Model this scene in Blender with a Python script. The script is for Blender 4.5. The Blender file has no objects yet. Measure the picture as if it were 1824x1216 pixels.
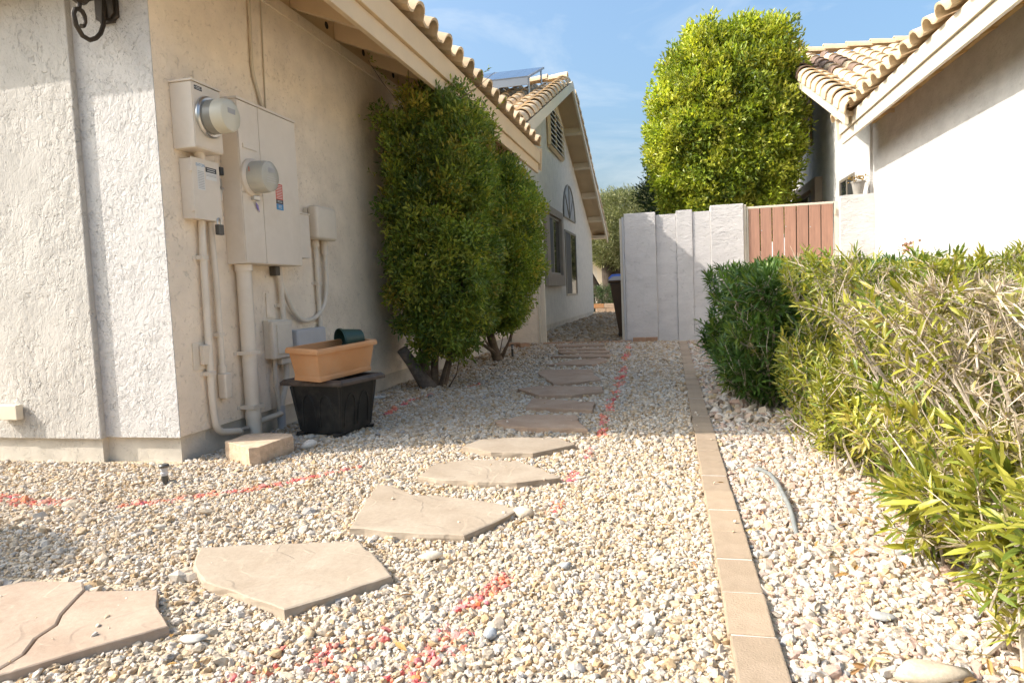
import bpy, bmesh, math, random
import numpy as np
from mathutils import Vector, Matrix, Quaternion

random.seed(7)
rng = np.random.default_rng(11)
scene = bpy.context.scene
COL = scene.collection

# ------------------------------------------------------------------ camera, sky, sun, exposure
cam_d = bpy.data.cameras.new("camera")
cam_d.sensor_width = 36.0
cam_d.lens = 24.0
cam_d.clip_start = 0.05
cam_d.clip_end = 400.0
cam = bpy.data.objects.new("camera", cam_d)
COL.objects.link(cam)
CR = ((0.974144, 0.024038, 0.224645), (0.222184, 0.078324, -0.971854), (-0.040956, 0.996638, 0.070958))
cam.matrix_world = Matrix.Translation((0, 0, 0.78)) @ Matrix(CR).to_4x4()
scene.camera = cam

SUN_DIR = Vector((1.15, 0.40, -1.0)).normalized()      # the way the light travels
world = bpy.data.worlds.new("World")
scene.world = world
world.use_nodes = True
wn, wl = world.node_tree.nodes, world.node_tree.links
wn.clear()
w_out = wn.new("ShaderNodeOutputWorld")
w_bg = wn.new("ShaderNodeBackground")
w_sky = wn.new("ShaderNodeTexSky")
w_sky.sky_type = 'NISHITA'
w_sky.sun_disc = False
w_sky.sun_elevation = math.asin(-SUN_DIR.z)
w_sky.sun_rotation = math.atan2(-SUN_DIR.x, -SUN_DIR.y) % (2 * math.pi)
w_sky.altitude = 350
w_sky.air_density = 1.3
w_sky.dust_density = 10.0
w_sky.ozone_density = 8.0
w_bg.inputs["Strength"].default_value = 0.15
# thin high cloud
w_tc = wn.new("ShaderNodeTexCoord")
w_map = wn.new("ShaderNodeMapping")
w_map.inputs["Scale"].default_value = (1.0, 1.0, 3.2)
w_noise = wn.new("ShaderNodeTexNoise")
w_noise.inputs["Scale"].default_value = 3.1
w_noise.inputs["Detail"].default_value = 7
w_noise.inputs["Roughness"].default_value = 0.62
w_noise.inputs["Distortion"].default_value = 0.5
w_ramp = wn.new("ShaderNodeValToRGB")
w_ramp.color_ramp.elements[0].position = 0.50
w_ramp.color_ramp.elements[0].color = (0, 0, 0, 1)
w_ramp.color_ramp.elements[1].position = 0.80
w_ramp.color_ramp.elements[1].color = (0.55, 0.55, 0.55, 1)
w_mix = wn.new("ShaderNodeMix")
w_mix.data_type = 'RGBA'
w_mix.inputs[7].default_value = (2.6, 2.75, 2.8, 1)
wl.new(w_tc.outputs["Generated"], w_map.inputs["Vector"])
wl.new(w_map.outputs["Vector"], w_noise.inputs["Vector"])
wl.new(w_noise.outputs["Fac"], w_ramp.inputs["Fac"])
wl.new(w_ramp.outputs["Color"], w_mix.inputs[0])
w_hue = wn.new("ShaderNodeMix")
w_hue.data_type = 'RGBA'
w_hue.blend_type = 'MULTIPLY'
w_hue.inputs[0].default_value = 1.0
w_hue.inputs[7].default_value = (0.95, 0.925, 0.81, 1)     # the desert air's warmer tone, the same all over
wl.new(w_sky.outputs["Color"], w_hue.inputs[6])
wl.new(w_hue.outputs[2], w_mix.inputs[6])
wl.new(w_mix.outputs[2], w_bg.inputs["Color"])
wl.new(w_bg.outputs["Background"], w_out.inputs["Surface"])

sun_d = bpy.data.lights.new("sun", 'SUN')
sun_d.energy = 2.45
sun_d.angle = math.radians(0.55)
sun_d.color = (1.0, 0.93, 0.85)
sun = bpy.data.objects.new("sun", sun_d)
COL.objects.link(sun)
sun.location = (-6, -3, 9)
sun.rotation_euler = SUN_DIR.to_track_quat('-Z', 'Y').to_euler()

vs = scene.view_settings
vs.view_transform = 'Standard'
vs.look = 'None'
vs.exposure = 1.45
vs.gamma = 1.0
vs.use_curve_mapping = False
scene.cycles.max_bounces = 10
scene.cycles.diffuse_bounces = 6
scene.cycles.use_denoising = True

# ------------------------------------------------------------------ object helpers
ROOTM = {}


def tag(o, label=None, cat=None, group=None, kind=None):
    if label: o["label"] = label
    if cat: o["category"] = cat
    if group: o["group"] = group
    if kind: o["kind"] = kind
    return o


def thing(name, label, cat, loc=(0, 0, 0), rotz=0.0, group=None):
    o = bpy.data.objects.new(name, None)
    o.empty_display_size = 0.1
    COL.objects.link(o)
    o.location = loc
    o.rotation_euler = (0, 0, rotz)
    ROOTM[o.name] = Matrix.Translation(loc) @ Matrix.Rotation(rotz, 4, 'Z')
    return tag(o, label, cat, group)


def root_matrix(o):
    while o.parent is not None:
        o = o.parent
    return ROOTM.get(o.name, Matrix.Identity(4))


def link(name, me, parent=None):
    o = bpy.data.objects.new(name, me)
    COL.objects.link(o)
    if parent is not None:
        o.parent = parent
    return o


def place(name, me, M, parent):
    """a piece with its own shared mesh, put at world matrix M under a thing"""
    o = link(name, me, parent)
    o.matrix_local = root_matrix(parent).inverted() @ M
    return o


class MB:
    """collects world-space shapes, links them as ONE mesh object"""

    def __init__(self):
        self.v, self.f = [], []

    def add(self, verts, faces):
        n = len(self.v)
        self.v += [tuple(p) for p in verts]
        self.f += [tuple(i + n for i in q) for q in faces]
        return self

    def hexa(self, p):
        # p: 4 bottom (ccw from above), 4 top
        return self.add(p, [(3, 2, 1, 0), (4, 5, 6, 7), (0, 1, 5, 4), (1, 2, 6, 5), (2, 3, 7, 6), (3, 0, 4, 7)])

    def box(self, x0, x1, y0, y1, z0, z1, F=None):
        p = [(x0, y0, z0), (x1, y0, z0), (x1, y1, z0), (x0, y1, z0), (x0, y0, z1), (x1, y0, z1), (x1, y1, z1), (x0, y1, z1)]
        if F: p = [F(*q) for q in p]
        return self.hexa(p)

    def prism(self, outline, ext):
        """outline: list of 3d points (planar), ext: vector"""
        n = len(outline)
        e = Vector(ext)
        a = [Vector(p) for p in outline]
        b = [p + e for p in a]
        fs = [tuple(range(n - 1, -1, -1)), tuple(range(n, 2 * n))]
        for i in range(n):
            j = (i + 1) % n
            fs.append((i, j, n + j, n + i))
        return self.add(a + b, fs)

    def tube(self, pts, rad, n=8, cap=True):
        pts = [Vector(p) for p in pts]
        if not hasattr(rad, '__len__'): rad = [rad] * len(pts)
        rings = []
        prev = None
        for i, p in enumerate(pts):
            d = (pts[min(i + 1, len(pts) - 1)] - pts[max(i - 1, 0)])
            if d.length < 1e-9: d = Vector((0, 0, 1))
            d.normalize()
            if prev is None:
                a = Vector((1, 0, 0)) if abs(d.x) < 0.8 else Vector((0, 1, 0))
                s = d.cross(a).normalized()
            else:
                s = (prev - d * prev.dot(d)).normalized()
            prev = s
            t = d.cross(s)
            rings.append([p + (s * math.cos(2 * math.pi * k / n) + t * math.sin(2 * math.pi * k / n)) * rad[i] for k in range(n)])
        v = [q for r in rings for q in r]
        f = []
        for i in range(len(pts) - 1):
            for k in range(n):
                k2 = (k + 1) % n
                f.append((i * n + k, i * n + k2, (i + 1) * n + k2, (i + 1) * n + k))
        if cap:
            f.append(tuple(range(n - 1, -1, -1)))
            f.append(tuple((len(pts) - 1) * n + k for k in range(n)))
        return self.add(v, f)

    def lathe(self, origin, axis, prof, n=24):
        """prof: list of (distance along axis, radius)"""
        o = Vector(origin); d = Vector(axis).normalized()
        a = Vector((0, 0, 1)) if abs(d.z) < 0.8 else Vector((1, 0, 0))
        s = d.cross(a).normalized(); t = d.cross(s)
        v, f = [], []
        for (h, r) in prof:
            for k in range(n):
                an = 2 * math.pi * k / n
                v.append(o + d * h + (s * math.cos(an) + t * math.sin(an)) * r)
        m = len(prof)
        for i in range(m - 1):
            for k in range(n):
                k2 = (k + 1) % n
                f.append((i * n + k, i * n + k2, (i + 1) * n + k2, (i + 1) * n + k))
        f.append(tuple(range(n - 1, -1, -1)))
        f.append(tuple((m - 1) * n + k for k in range(n)))
        return self.add(v, f)

    def mesh(self, name, M=None, bevel=0.0, smooth=False, seg=2):
        me = bpy.data.meshes.new(name)
        Mi = M.inverted() if M is not None else None
        vv = [tuple(Mi @ Vector(p)) for p in self.v] if Mi is not None else self.v
        me.from_pydata(vv, [], self.f)
        bm = bmesh.new(); bm.from_mesh(me)
        bmesh.ops.recalc_face_normals(bm, faces=bm.faces)
        if bevel > 0:
            ed = [e for e in bm.edges if len(e.link_faces) == 2 and e.calc_face_angle(0) > 0.5]
            bmesh.ops.bevel(bm, geom=ed, offset=bevel, segments=seg, profile=0.6, affect='EDGES', clamp_overlap=True)
        bm.to_mesh(me); bm.free()
        if smooth:
            me.polygons.foreach_set("use_smooth", [True] * len(me.polygons))
            me.set_sharp_from_angle(angle=math.radians(40))
        me.update()
        return me

    def build(self, name, mat, parent=None, bevel=0.0, smooth=False, seg=2):
        M = root_matrix(parent) if parent is not None else None
        me = self.mesh(name, M, bevel, smooth, seg)
        me.materials.append(mat)
        return link(name, me, parent)


def raw_mesh(name, V, Fa, mat, colors=None, smooth=False, M=None):
    """numpy mesh: V (n,3), Fa (m,k) ; colors per vertex (n,3)"""
    if M is not None:
        Mi = np.array(M.inverted())
        V = V @ Mi[:3, :3].T + Mi[:3, 3]
    me = bpy.data.meshes.new(name)
    k = Fa.shape[1]
    me.vertices.add(len(V)); me.vertices.foreach_set("co", V.astype(np.float32).ravel())
    me.loops.add(Fa.size); me.loops.foreach_set("vertex_index", Fa.astype(np.int32).ravel())
    me.polygons.add(len(Fa))
    me.polygons.foreach_set("loop_start", np.arange(0, Fa.size, k, dtype=np.int32))
    me.polygons.foreach_set("use_smooth", np.full(len(Fa), smooth))
    if colors is not None:
        at = me.color_attributes.new("tint", 'FLOAT_COLOR', 'POINT')
        c4 = np.ones((len(V), 4), np.float32); c4[:, :3] = colors
        at.data.foreach_set("color", c4.ravel())
    me.materials.append(mat)
    me.update(calc_edges=True)
    me.validate()
    return me


# ------------------------------------------------------------------ materials
MATS = {}


def new_mat(name):
    m = bpy.data.materials.new(name); m.use_nodes = True
    n, l = m.node_tree.nodes, m.node_tree.links
    return m, n, l, n["Principled BSDF"]


def N(n, kind, **kw):
    o = n.new(kind)
    for k, v in kw.items():
        if hasattr(o, k) and k not in o.inputs: setattr(o, k, v)
        else: o.inputs[k].default_value = v
    return o


def ramp(n, stops):
    r = n.new("ShaderNodeValToRGB")
    e = r.color_ramp.elements
    while len(e) < len(stops): e.new(0.5)
    for i, (p, c) in enumerate(stops):
        e[i].position = p
        e[i].color = (c, c, c, 1) if not hasattr(c, '__len__') else tuple(c) + (1,)
    return r


def mixc(n, l, fac, a, b, blend='MIX'):
    m = n.new("ShaderNodeMix"); m.data_type = 'RGBA'; m.blend_type = blend
    for idx, s in ((0, fac), (6, a), (7, b)):
        if hasattr(s, 'links'): l.new(s, m.inputs[idx])
        elif idx == 0: m.inputs[0].default_value = s
        else: m.inputs[idx].default_value = tuple(s) + (1,)
    return m.outputs[2]


def plain(name, col, rough=0.6, var=0.12, scale=9.0, bump=0.0, bscale=120.0, metal=0.0, spec=0.5, rand=0.0, dirt=None, dirt_amt=0.4, stretch=None):
    """painted / plastic / metal surface with grain, blotches and optional per-object tone"""
    if name in MATS: return MATS[name]
    m, n, l, b = new_mat(name)
    tc = n.new("ShaderNodeTexCoord")
    vec = tc.outputs["Object"]
    if stretch:
        mpp = n.new("ShaderNodeMapping"); mpp.inputs["Scale"].default_value = stretch
        l.new(vec, mpp.inputs["Vector"]); vec = mpp.outputs["Vector"]
    n1 = N(n, "ShaderNodeTexNoise", Scale=scale, Detail=5.0, Roughness=0.65)
    l.new(vec, n1.inputs["Vector"])
    r = ramp(n, [(0.3, 1 - var), (0.7, 1 + var)])
    l.new(n1.outputs["Fac"], r.inputs["Fac"])
    c = mixc(n, l, 1.0, col, r.outputs["Color"], 'MULTIPLY')
    if rand:
        oi = n.new("ShaderNodeObjectInfo")
        rr = ramp(n, [(0.0, 1 - rand), (1.0, 1 + rand)])
        l.new(oi.outputs["Random"], rr.inputs["Fac"])
        c = mixc(n, l, 1.0, c, rr.outputs["Color"], 'MULTIPLY')
    if dirt is not None:
        n3 = N(n, "ShaderNodeTexNoise", Scale=scale * 0.45, Detail=8.0, Roughness=0.7)
        l.new(vec, n3.inputs["Vector"])
        r3 = ramp(n, [(0.48, 0.0), (0.75, dirt_amt)])
        l.new(n3.outputs["Fac"], r3.inputs["Fac"])
        c = mixc(n, l, r3.outputs["Color"], c, dirt)
    l.new(c, b.inputs["Base Color"])
    b.inputs["Roughness"].default_value = rough
    b.inputs["Metallic"].default_value = metal
    b.inputs["Specular IOR Level"].default_value = spec
    if bump:
        n2 = N(n, "ShaderNodeTexNoise", Scale=bscale, Detail=4.0, Roughness=0.6)
        l.new(tc.outputs["Object"], n2.inputs["Vector"])
        bp = N(n, "ShaderNodeBump", Strength=1.0, Distance=bump)
        l.new(n2.outputs["Fac"], bp.inputs["Height"])
        l.new(bp.outputs["Normal"], b.inputs["Normal"])
    MATS[name] = m
    return m


def stucco(name, col, depth=0.005, scale=26.0, stretch=(1, 1, 1), stain=0.10, patch=0.35):
    """skip-trowel stucco: raised plaster patches with torn edges, over fine sand"""
    m, n, l, b = new_mat(name)
    tc = n.new("ShaderNodeTexCoord")
    mp = n.new("ShaderNodeMapping"); mp.inputs["Scale"].default_value = stretch
    l.new(tc.outputs["Object"], mp.inputs["Vector"])
    n1 = N(n, "ShaderNodeTexNoise", Scale=scale, Detail=5.0, Roughness=0.6, Distortion=0.5)
    n2 = N(n, "ShaderNodeTexNoise", Scale=scale * 5.5, Detail=3.0, Roughness=0.6)
    n3 = N(n, "ShaderNodeTexNoise", Scale=scale * 0.22, Detail=4.0, Roughness=0.6)
    n4 = N(n, "ShaderNodeTexNoise", Scale=scale * 1.5, Detail=3.0, Roughness=0.55, Distortion=1.4)
    for x in (n1, n2, n3, n4): l.new(mp.outputs["Vector"], x.inputs["Vector"])
    r1 = ramp(n, [(0.36, 0.0), (0.52, 0.7), (0.68, 1.0)])
    l.new(n1.outputs["Fac"], r1.inputs["Fac"])
    r4 = ramp(n, [(0.30, 0.0), (0.42, 1.0)])
    l.new(n4.outputs["Fac"], r4.inputs["Fac"])
    n5 = N(n, "ShaderNodeTexNoise", Scale=scale * 0.13, Detail=3.0, Roughness=0.6)
    l.new(mp.outputs["Vector"], n5.inputs["Vector"])
    r5 = ramp(n, [(0.35, patch), (0.60, 1.0)]); l.new(n5.outputs["Fac"], r5.inputs["Fac"])
    h0 = mixc(n, l, 0.5, r1.outputs["Color"], r4.outputs["Color"])
    h1 = mixc(n, l, r5.outputs["Color"], (0.8, 0.8, 0.8), h0)
    h = mixc(n, l, 0.24, h1, n2.outputs["Fac"])
    bp = N(n, "ShaderNodeBump", Strength=1.0, Distance=depth)
    l.new(h, bp.inputs["Height"])
    l.new(bp.outputs["Normal"], b.inputs["Normal"])
    r3 = ramp(n, [(0.3, 1 - stain), (0.65, 1.04)])
    l.new(n3.outputs["Fac"], r3.inputs["Fac"])
    c = mixc(n, l, 1.0, col, r3.outputs["Color"], 'MULTIPLY')
    pit = ramp(n, [(0.28, 0.80), (0.40, 1.0)])
    l.new(n4.outputs["Fac"], pit.inputs["Fac"])
    c = mixc(n, l, 1.0, c, pit.outputs["Color"], 'MULTIPLY')
    l.new(c, b.inputs["Base Color"])
    b.inputs["Roughness"].default_value = 0.92
    b.inputs["Specular IOR Level"].default_value = 0.2
    return m


def tint_mat(name, rough=0.55, transl=0.0, bump=0.0, spec=0.35, grain=0.0):
    """colour from the mesh's own 'tint' attribute (leaves, stones)"""
    m, n, l, b = new_mat(name)
    at = n.new("ShaderNodeAttribute"); at.attribute_name = "tint"
    c = at.outputs["Color"]
    if grain or bump:
        tc = n.new("ShaderNodeTexCoord")
        n1 = N(n, "ShaderNodeTexNoise", Scale=140.0, Detail=5.0, Roughness=0.7)
        l.new(tc.outputs["Object"], n1.inputs["Vector"])
        if grain:
            r = ramp(n, [(0.3, 1 - grain), (0.7, 1 + grain)])
            l.new(n1.outputs["Fac"], r.inputs["Fac"])
            c = mixc(n, l, 1.0, c, r.outputs["Color"], 'MULTIPLY')
        if bump:
            bp = N(n, "ShaderNodeBump", Strength=0.9, Distance=bump)
            l.new(n1.outputs["Fac"], bp.inputs["Height"])
            l.new(bp.outputs["Normal"], b.inputs["Normal"])
    l.new(c, b.inputs["Base Color"])
    b.inputs["Roughness"].default_value = rough
    b.inputs["Specular IOR Level"].default_value = spec
    if transl:
        t = n.new("ShaderNodeBsdfTranslucent")
        c2 = mixc(n, l, 1.0, c, (1.25, 1.25, 0.55), 'MULTIPLY')
        l.new(c2, t.inputs["Color"])
        ms = n.new("ShaderNodeMixShader"); ms.inputs[0].default_value = transl
        l.new(b.outputs[0], ms.inputs[1]); l.new(t.outputs[0], ms.inputs[2])
        l.new(ms.outputs[0], n["Material Output"].inputs["Surface"])
    return m


STUCCO_SIDE = stucco("stucco_side_wall", (0.86, 0.74, 0.59), 0.010, 22.0)  # shade-side copy of the house stucco, lightened and warmed in place of fill light
STUCCO_FRONT = stucco("stucco_front_wall", (0.60, 0.575, 0.545), 0.013, 34.0, (1, 1, 0.8), patch=0.25)  # sunlit copy of the house stucco, its colour toned down and cooled for sun
STUCCO_BAY = stucco("stucco_bay_wall", (0.53, 0.50, 0.455), 0.012, 24.0, (1, 1, 0.7), stain=0.16, patch=0.2)
STUCCO_RIGHT = stucco("stucco_right_house", (0.55, 0.535, 0.515), 0.010, 17.0, (0.8, 1, 1.7), stain=0.14)
STUCCO_FAR = stucco("stucco_far_wall", (0.66, 0.61, 0.53), 0.006, 30.0)
STUCCO_GARDEN = stucco("stucco_garden_wall", (0.62, 0.59, 0.565), 0.012, 17.0, (0.8, 1, 1.7))
STUCCO_TRIM = stucco("stucco_window_trim", (0.40, 0.33, 0.26), 0.004, 30.0)
CONCRETE = stucco("foundation_concrete", (0.60, 0.545, 0.46), 0.003, 30.0, stain=0.2)
TAN_PAINT = plain("tan_wood_paint", (0.62, 0.47, 0.29), 0.6, 0.05, 3.0, 0.0006, 60)
CREAM_PAINT = plain("cream_wood_paint", (0.66, 0.58, 0.45), 0.6, 0.05, 3.0, 0.0006, 60)
SOFFIT_PAINT = plain("soffit_paint", (0.55, 0.43, 0.28), 0.7, 0.08, 2.0, 0.001, 50)
TILE = plain("clay_tile", (0.62, 0.47, 0.30), 0.85, 0.14, 14.0, 0.0012, 90, rand=0.20, dirt=(0.30, 0.22, 0.15), dirt_amt=0.5)
TILE_DARK = plain("weathered_clay_tile", (0.21, 0.14, 0.10), 0.85, 0.2, 14.0, 0.0012, 90, rand=0.15)
ROOF_BED = plain("roof_underlay", (0.20, 0.14, 0.09), 0.95, 0.2, 3.0)
GLOW_PAINT = plain("glow_tan_paint", (0.62, 0.43, 0.19), 0.7, 0.08, 2.0, 0.001, 50)  # right eave paint yellowed to put the warm bounce glow into its colour
BOX_PAINT = plain("meter_box_paint", (0.70, 0.62, 0.52), 0.45, 0.04, 5.0, 0.0002, 200, dirt=(0.42, 0.33, 0.22), dirt_amt=0.32)
PIPE_PAINT = plain("pipe_paint", (0.70, 0.62, 0.51), 0.5, 0.06, 6.0, 0.0003, 120, dirt=(0.40, 0.32, 0.22), dirt_amt=0.3)
STEEL = plain("zinc_steel", (0.55, 0.54, 0.52), 0.3, 0.06, 20.0, metal=0.9)
DARK_STEEL = plain("dark_steel", (0.10, 0.095, 0.085), 0.45, 0.2, 30.0, metal=0.6)
BRONZE = plain("dark_bronze", (0.045, 0.034, 0.024), 0.5, 0.3, 25.0, 0.0008, 90, metal=0.5)
BLACK_PLASTIC = plain("black_plastic", (0.014, 0.014, 0.013), 0.5, 0.3, 14.0, 0.0004, 150, dirt=(0.13, 0.11, 0.085), dirt_amt=0.5)
DUSTY_PLASTIC = plain("dusty_black_plastic", (0.075, 0.055, 0.042), 0.55, 0.35, 12.0, 0.0004, 150, dirt=(0.22, 0.17, 0.13), dirt_amt=0.6)
TERRACOTTA = plain("terracotta_plastic", (0.56, 0.27, 0.11), 0.55, 0.05, 7.0, 0.0003, 160, dirt=(0.5, 0.36, 0.24), dirt_amt=0.55)
GREEN_PLASTIC = plain("green_plastic", (0.022, 0.055, 0.040), 0.45, 0.15, 10.0)
PAPER = plain("label_paper", (0.70, 0.68, 0.64), 0.7, 0.04, 20.0)
INK = plain("label_ink", (0.05, 0.05, 0.055), 0.7, 0.05, 20.0)
GREY_INK = plain("label_grey_print", (0.36, 0.35, 0.34), 0.7, 0.05, 20.0)
RED_INK = plain("label_red_print", (0.55, 0.09, 0.045), 0.6, 0.05, 20.0)
BLUE_INK = plain("label_blue_print", (0.06, 0.24, 0.46), 0.6, 0.05, 20.0)
PURPLE = plain("purple_seal", (0.22, 0.17, 0.42), 0.5, 0.05, 20.0)
METER_CREAM = plain("meter_cream_plastic", (0.55, 0.52, 0.42), 0.3, 0.03, 12.0)
METER_GREY = plain("meter_grey_plastic", (0.23, 0.22, 0.19), 0.25, 0.05, 12.0)
BLOCK = plain("concrete_block", (0.52, 0.38, 0.26), 0.95, 0.22, 30.0, 0.004, 110, dirt=(0.62, 0.5, 0.38), dirt_amt=0.5)
BRICK = plain("paver_brick", (0.345, 0.256, 0.172), 0.92, 0.10, 18.0, 0.0022, 190, rand=0.10, dirt=(0.39, 0.30, 0.225), dirt_amt=0.4)
RED_BRICK = plain("red_paver_brick", (0.42, 0.25, 0.15), 0.92, 0.16, 24.0, 0.0016, 130, rand=0.16)
MORTAR = plain("sand_mortar", (0.52, 0.48, 0.43), 0.95, 0.15, 60.0, 0.002, 160)
GATE_WOOD = plain("stained_gate_wood", (0.40, 0.215, 0.145), 0.7, 0.20, 5.0, 0.0008, 45, rand=0.07, dirt=(0.24, 0.10, 0.06), dirt_amt=0.4, stretch=(6, 6, .5))
FRAME_CREAM = plain("cream_metal", (0.68, 0.61, 0.49), 0.5, 0.05, 6.0, dirt=(0.42, 0.30, 0.16), dirt_amt=0.3)
FRAME_GREY = plain("grey_metal", (0.50, 0.49, 0.49), 0.45, 0.06, 6.0)
ALU = plain("window_aluminium", (0.22, 0.19, 0.15), 0.4, 0.08, 8.0, metal=0.3)
BIN_BROWN = plain("brown_bin_plastic", (0.085, 0.052, 0.030), 0.5, 0.12, 8.0)
BIN_LID = plain("grey_bin_lid", (0.36, 0.32, 0.29), 0.5, 0.1, 8.0)
BLUE_PLASTIC = plain("blue_plastic", (0.03, 0.09, 0.42), 0.4, 0.1, 9.0)
BARK = plain("bark", (0.17, 0.12, 0.08), 0.95, 0.35, 22.0, 0.006, 60)
DARK_BARK = plain("dark_bark", (0.055, 0.040, 0.028), 0.95, 0.35, 12.0, 0.008, 40)
STUMP_WOOD = plain("grey_cut_wood", (0.15, 0.12, 0.095), 0.95, 0.4, 20.0, 0.005, 60)
STEM_GREY = plain("grey_oleander_stem", (0.44, 0.37, 0.29), 0.85, 0.22, 40.0, 0.0012, 150)
TWIG_DRY = plain("dry_twig", (0.46, 0.37, 0.26), 0.9, 0.3, 40.0)
HOSE = plain("grey_hose", (0.20, 0.21, 0.20), 0.5, 0.2, 30.0, dirt=(0.4, 0.36, 0.3), dirt_amt=0.5)
CABLE = plain("painted_cable", (0.56, 0.48, 0.36), 0.6, 0.06, 9.0)
SOLAR_FRAME = plain("solar_frame", (0.20, 0.22, 0.25), 0.4, 0.05, 5.0, metal=0.4)
LEAF = tint_mat("leaf", 0.42, 0.34, spec=0.5)
LEAF_MATTE = tint_mat("matte_leaf", 0.6, 0.22, spec=0.25)
STONE = tint_mat("gravel_stone", 0.9, 0.0, 0.0016, 0.2, 0.16)
VENT_DARK = plain("vent_void", (0.02, 0.016, 0.012), 0.9)


def glass_mat(name, col, rough):
    m, n, l, b = new_mat(name)
    b.inputs["Base Color"].default_value = tuple(col) + (1,)
    b.inputs["Roughness"].default_value = rough
    b.inputs["Specular IOR Level"].default_value = 0.9
    tc = n.new("ShaderNodeTexCoord")
    n1 = N(n, "ShaderNodeTexNoise", Scale=1.3, Detail=2.0)
    l.new(tc.outputs["Object"], n1.inputs["Vector"])
    bp = N(n, "ShaderNodeBump", Strength=0.25, Distance=0.004)
    l.new(n1.outputs["Fac"], bp.inputs["Height"]); l.new(bp.outputs["Normal"], b.inputs["Normal"])
    return m


GLASS = glass_mat("window_glass", (0.016, 0.018, 0.020), 0.02)
SCREEN = plain("insect_screen", (0.022, 0.022, 0.022), 0.6, 0.1, 4.0)
FROST = plain("frosted_fanlight", (0.30, 0.29, 0.28), 0.55, 0.08, 2.0)
SOLAR_CELL = glass_mat("solar_cell", (0.030, 0.045, 0.085), 0.12)


def meter_glass():
    m, n, l, b = new_mat("meter_glass")
    b.inputs["Base Color"].default_value = (0.80, 0.78, 0.70, 1)
    b.inputs["Roughness"].default_value = 0.08
    b.inputs["Transmission Weight"].default_value = 0.55
    b.inputs["IOR"].default_value = 1.2
    b.inputs["Specular IOR Level"].default_value = 0.6
    return m


METER_GLASS = meter_glass()


def flag_mat(name, c1, c2):
    m, n, l, b = new_mat(name)
    tc = n.new("ShaderNodeTexCoord"); oi = n.new("ShaderNodeObjectInfo")
    ad = n.new("ShaderNodeVectorMath"); ad.operation = 'ADD'
    sc = n.new("ShaderNodeVectorMath"); sc.operation = 'SCALE'; sc.inputs[3].default_value = 30.0
    cx = n.new("ShaderNodeCombineXYZ")
    l.new(oi.outputs["Random"], cx.inputs[0]); l.new(oi.outputs["Random"], cx.inputs[1])
    l.new(cx.outputs[0], sc.inputs[0]); l.new(tc.outputs["Object"], ad.inputs[0]); l.new(sc.outputs[0], ad.inputs[1])
    n1 = N(n, "ShaderNodeTexNoise", Scale=5.0, Detail=7.0, Roughness=0.62, Distortion=0.6)
    n2 = N(n, "ShaderNodeTexNoise", Scale=60.0, Detail=6.0, Roughness=0.7)
    n3 = N(n, "ShaderNodeTexNoise", Scale=3.0, Detail=2.5, Roughness=0.5, Distortion=0.8)
    for x in (n1, n2, n3): l.new(ad.outputs[0], x.inputs["Vector"])
    r = ramp(n, [(0.34, c1), (0.66, c2)])
    l.new(n1.outputs["Fac"], r.inputs["Fac"])
    r2 = ramp(n, [(0.3, 0.88), (0.7, 1.08)]); l.new(n2.outputs["Fac"], r2.inputs["Fac"])
    c = mixc(n, l, 1.0, r.outputs["Color"], r2.outputs["Color"], 'MULTIPLY')
    l.new(c, b.inputs["Base Color"])
    b.inputs["Roughness"].default_value = 0.88; b.inputs["Specular IOR Level"].default_value = 0.25
    # split layers: terraces a millimetre or two high
    r3 = ramp(n, [(0.40, 0.0), (0.415, 0.5), (0.55, 0.55), (0.562, 1.0)]); l.new(n3.outputs["Fac"], r3.inputs["Fac"])
    h = mixc(n, l, 0.35, r3.outputs["Color"], n2.outputs["Fac"])
    bp = N(n, "ShaderNodeBump", Strength=1.0, Distance=0.004)
    l.new(h, bp.inputs["Height"]); l.new(bp.outputs["Normal"], b.inputs["Normal"])
    return m


FLAG_BEIGE = flag_mat("beige_flagstone", (0.325, 0.256, 0.186), (0.395, 0.322, 0.243))
FLAG_PINK = flag_mat("pinkish_flagstone", (0.34, 0.247, 0.178), (0.41, 0.315, 0.235))
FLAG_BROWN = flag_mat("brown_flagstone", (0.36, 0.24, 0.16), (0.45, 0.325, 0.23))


def ground_mat():
    m, n, l, b = new_mat("gravelly_earth")
    tc = n.new("ShaderNodeTexCoord")
    v = N(n, "ShaderNodeTexVoronoi", Scale=95.0)
    n1 = N(n, "ShaderNodeTexNoise", Scale=1.6, Detail=5.0)
    for x in (v, n1): l.new(tc.outputs["Object"], x.inputs["Vector"])
    r = ramp(n, [(0.0, (0.40, 0.32, 0.21)), (0.5, (0.52, 0.43, 0.31)), (1.0, (0.36, 0.28, 0.19))])
    l.new(v.outputs["Color"], r.inputs["Fac"])
    r1 = ramp(n, [(0.3, 0.85), (0.7, 1.1)]); l.new(n1.outputs["Fac"], r1.inputs["Fac"])
    l.new(mixc(n, l, 1.0, r.outputs["Color"], r1.outputs["Color"], 'MULTIPLY'), b.inputs["Base Color"])
    b.inputs["Roughness"].default_value = 0.95; b.inputs["Specular IOR Level"].default_value = 0.1
    bp = N(n, "ShaderNodeBump", Strength=1.0, Distance=0.006); bp.invert = True
    l.new(v.outputs["Distance"], bp.inputs["Height"]); l.new(bp.outputs["Normal"], b.inputs["Normal"])
    return m


# ------------------------------------------------------------------ ground
g = MB()
gs = [-60, -12, -4, 0, 4, 12, 60]; gt = [-20, -4, 0, 3, 7, 12, 30, 70]
gv = [(x, y, -0.007) for y in gt for x in gs]
gf = [(j * 7 + i, j * 7 + i + 1, (j + 1) * 7 + i + 1, (j + 1) * 7 + i) for j in range(7) for i in range(6)]
ground = g.add(gv, gf).build("ground", ground_mat())
tag(ground, "tan gravelly earth under the whole yard", None, None, "structure")

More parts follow.
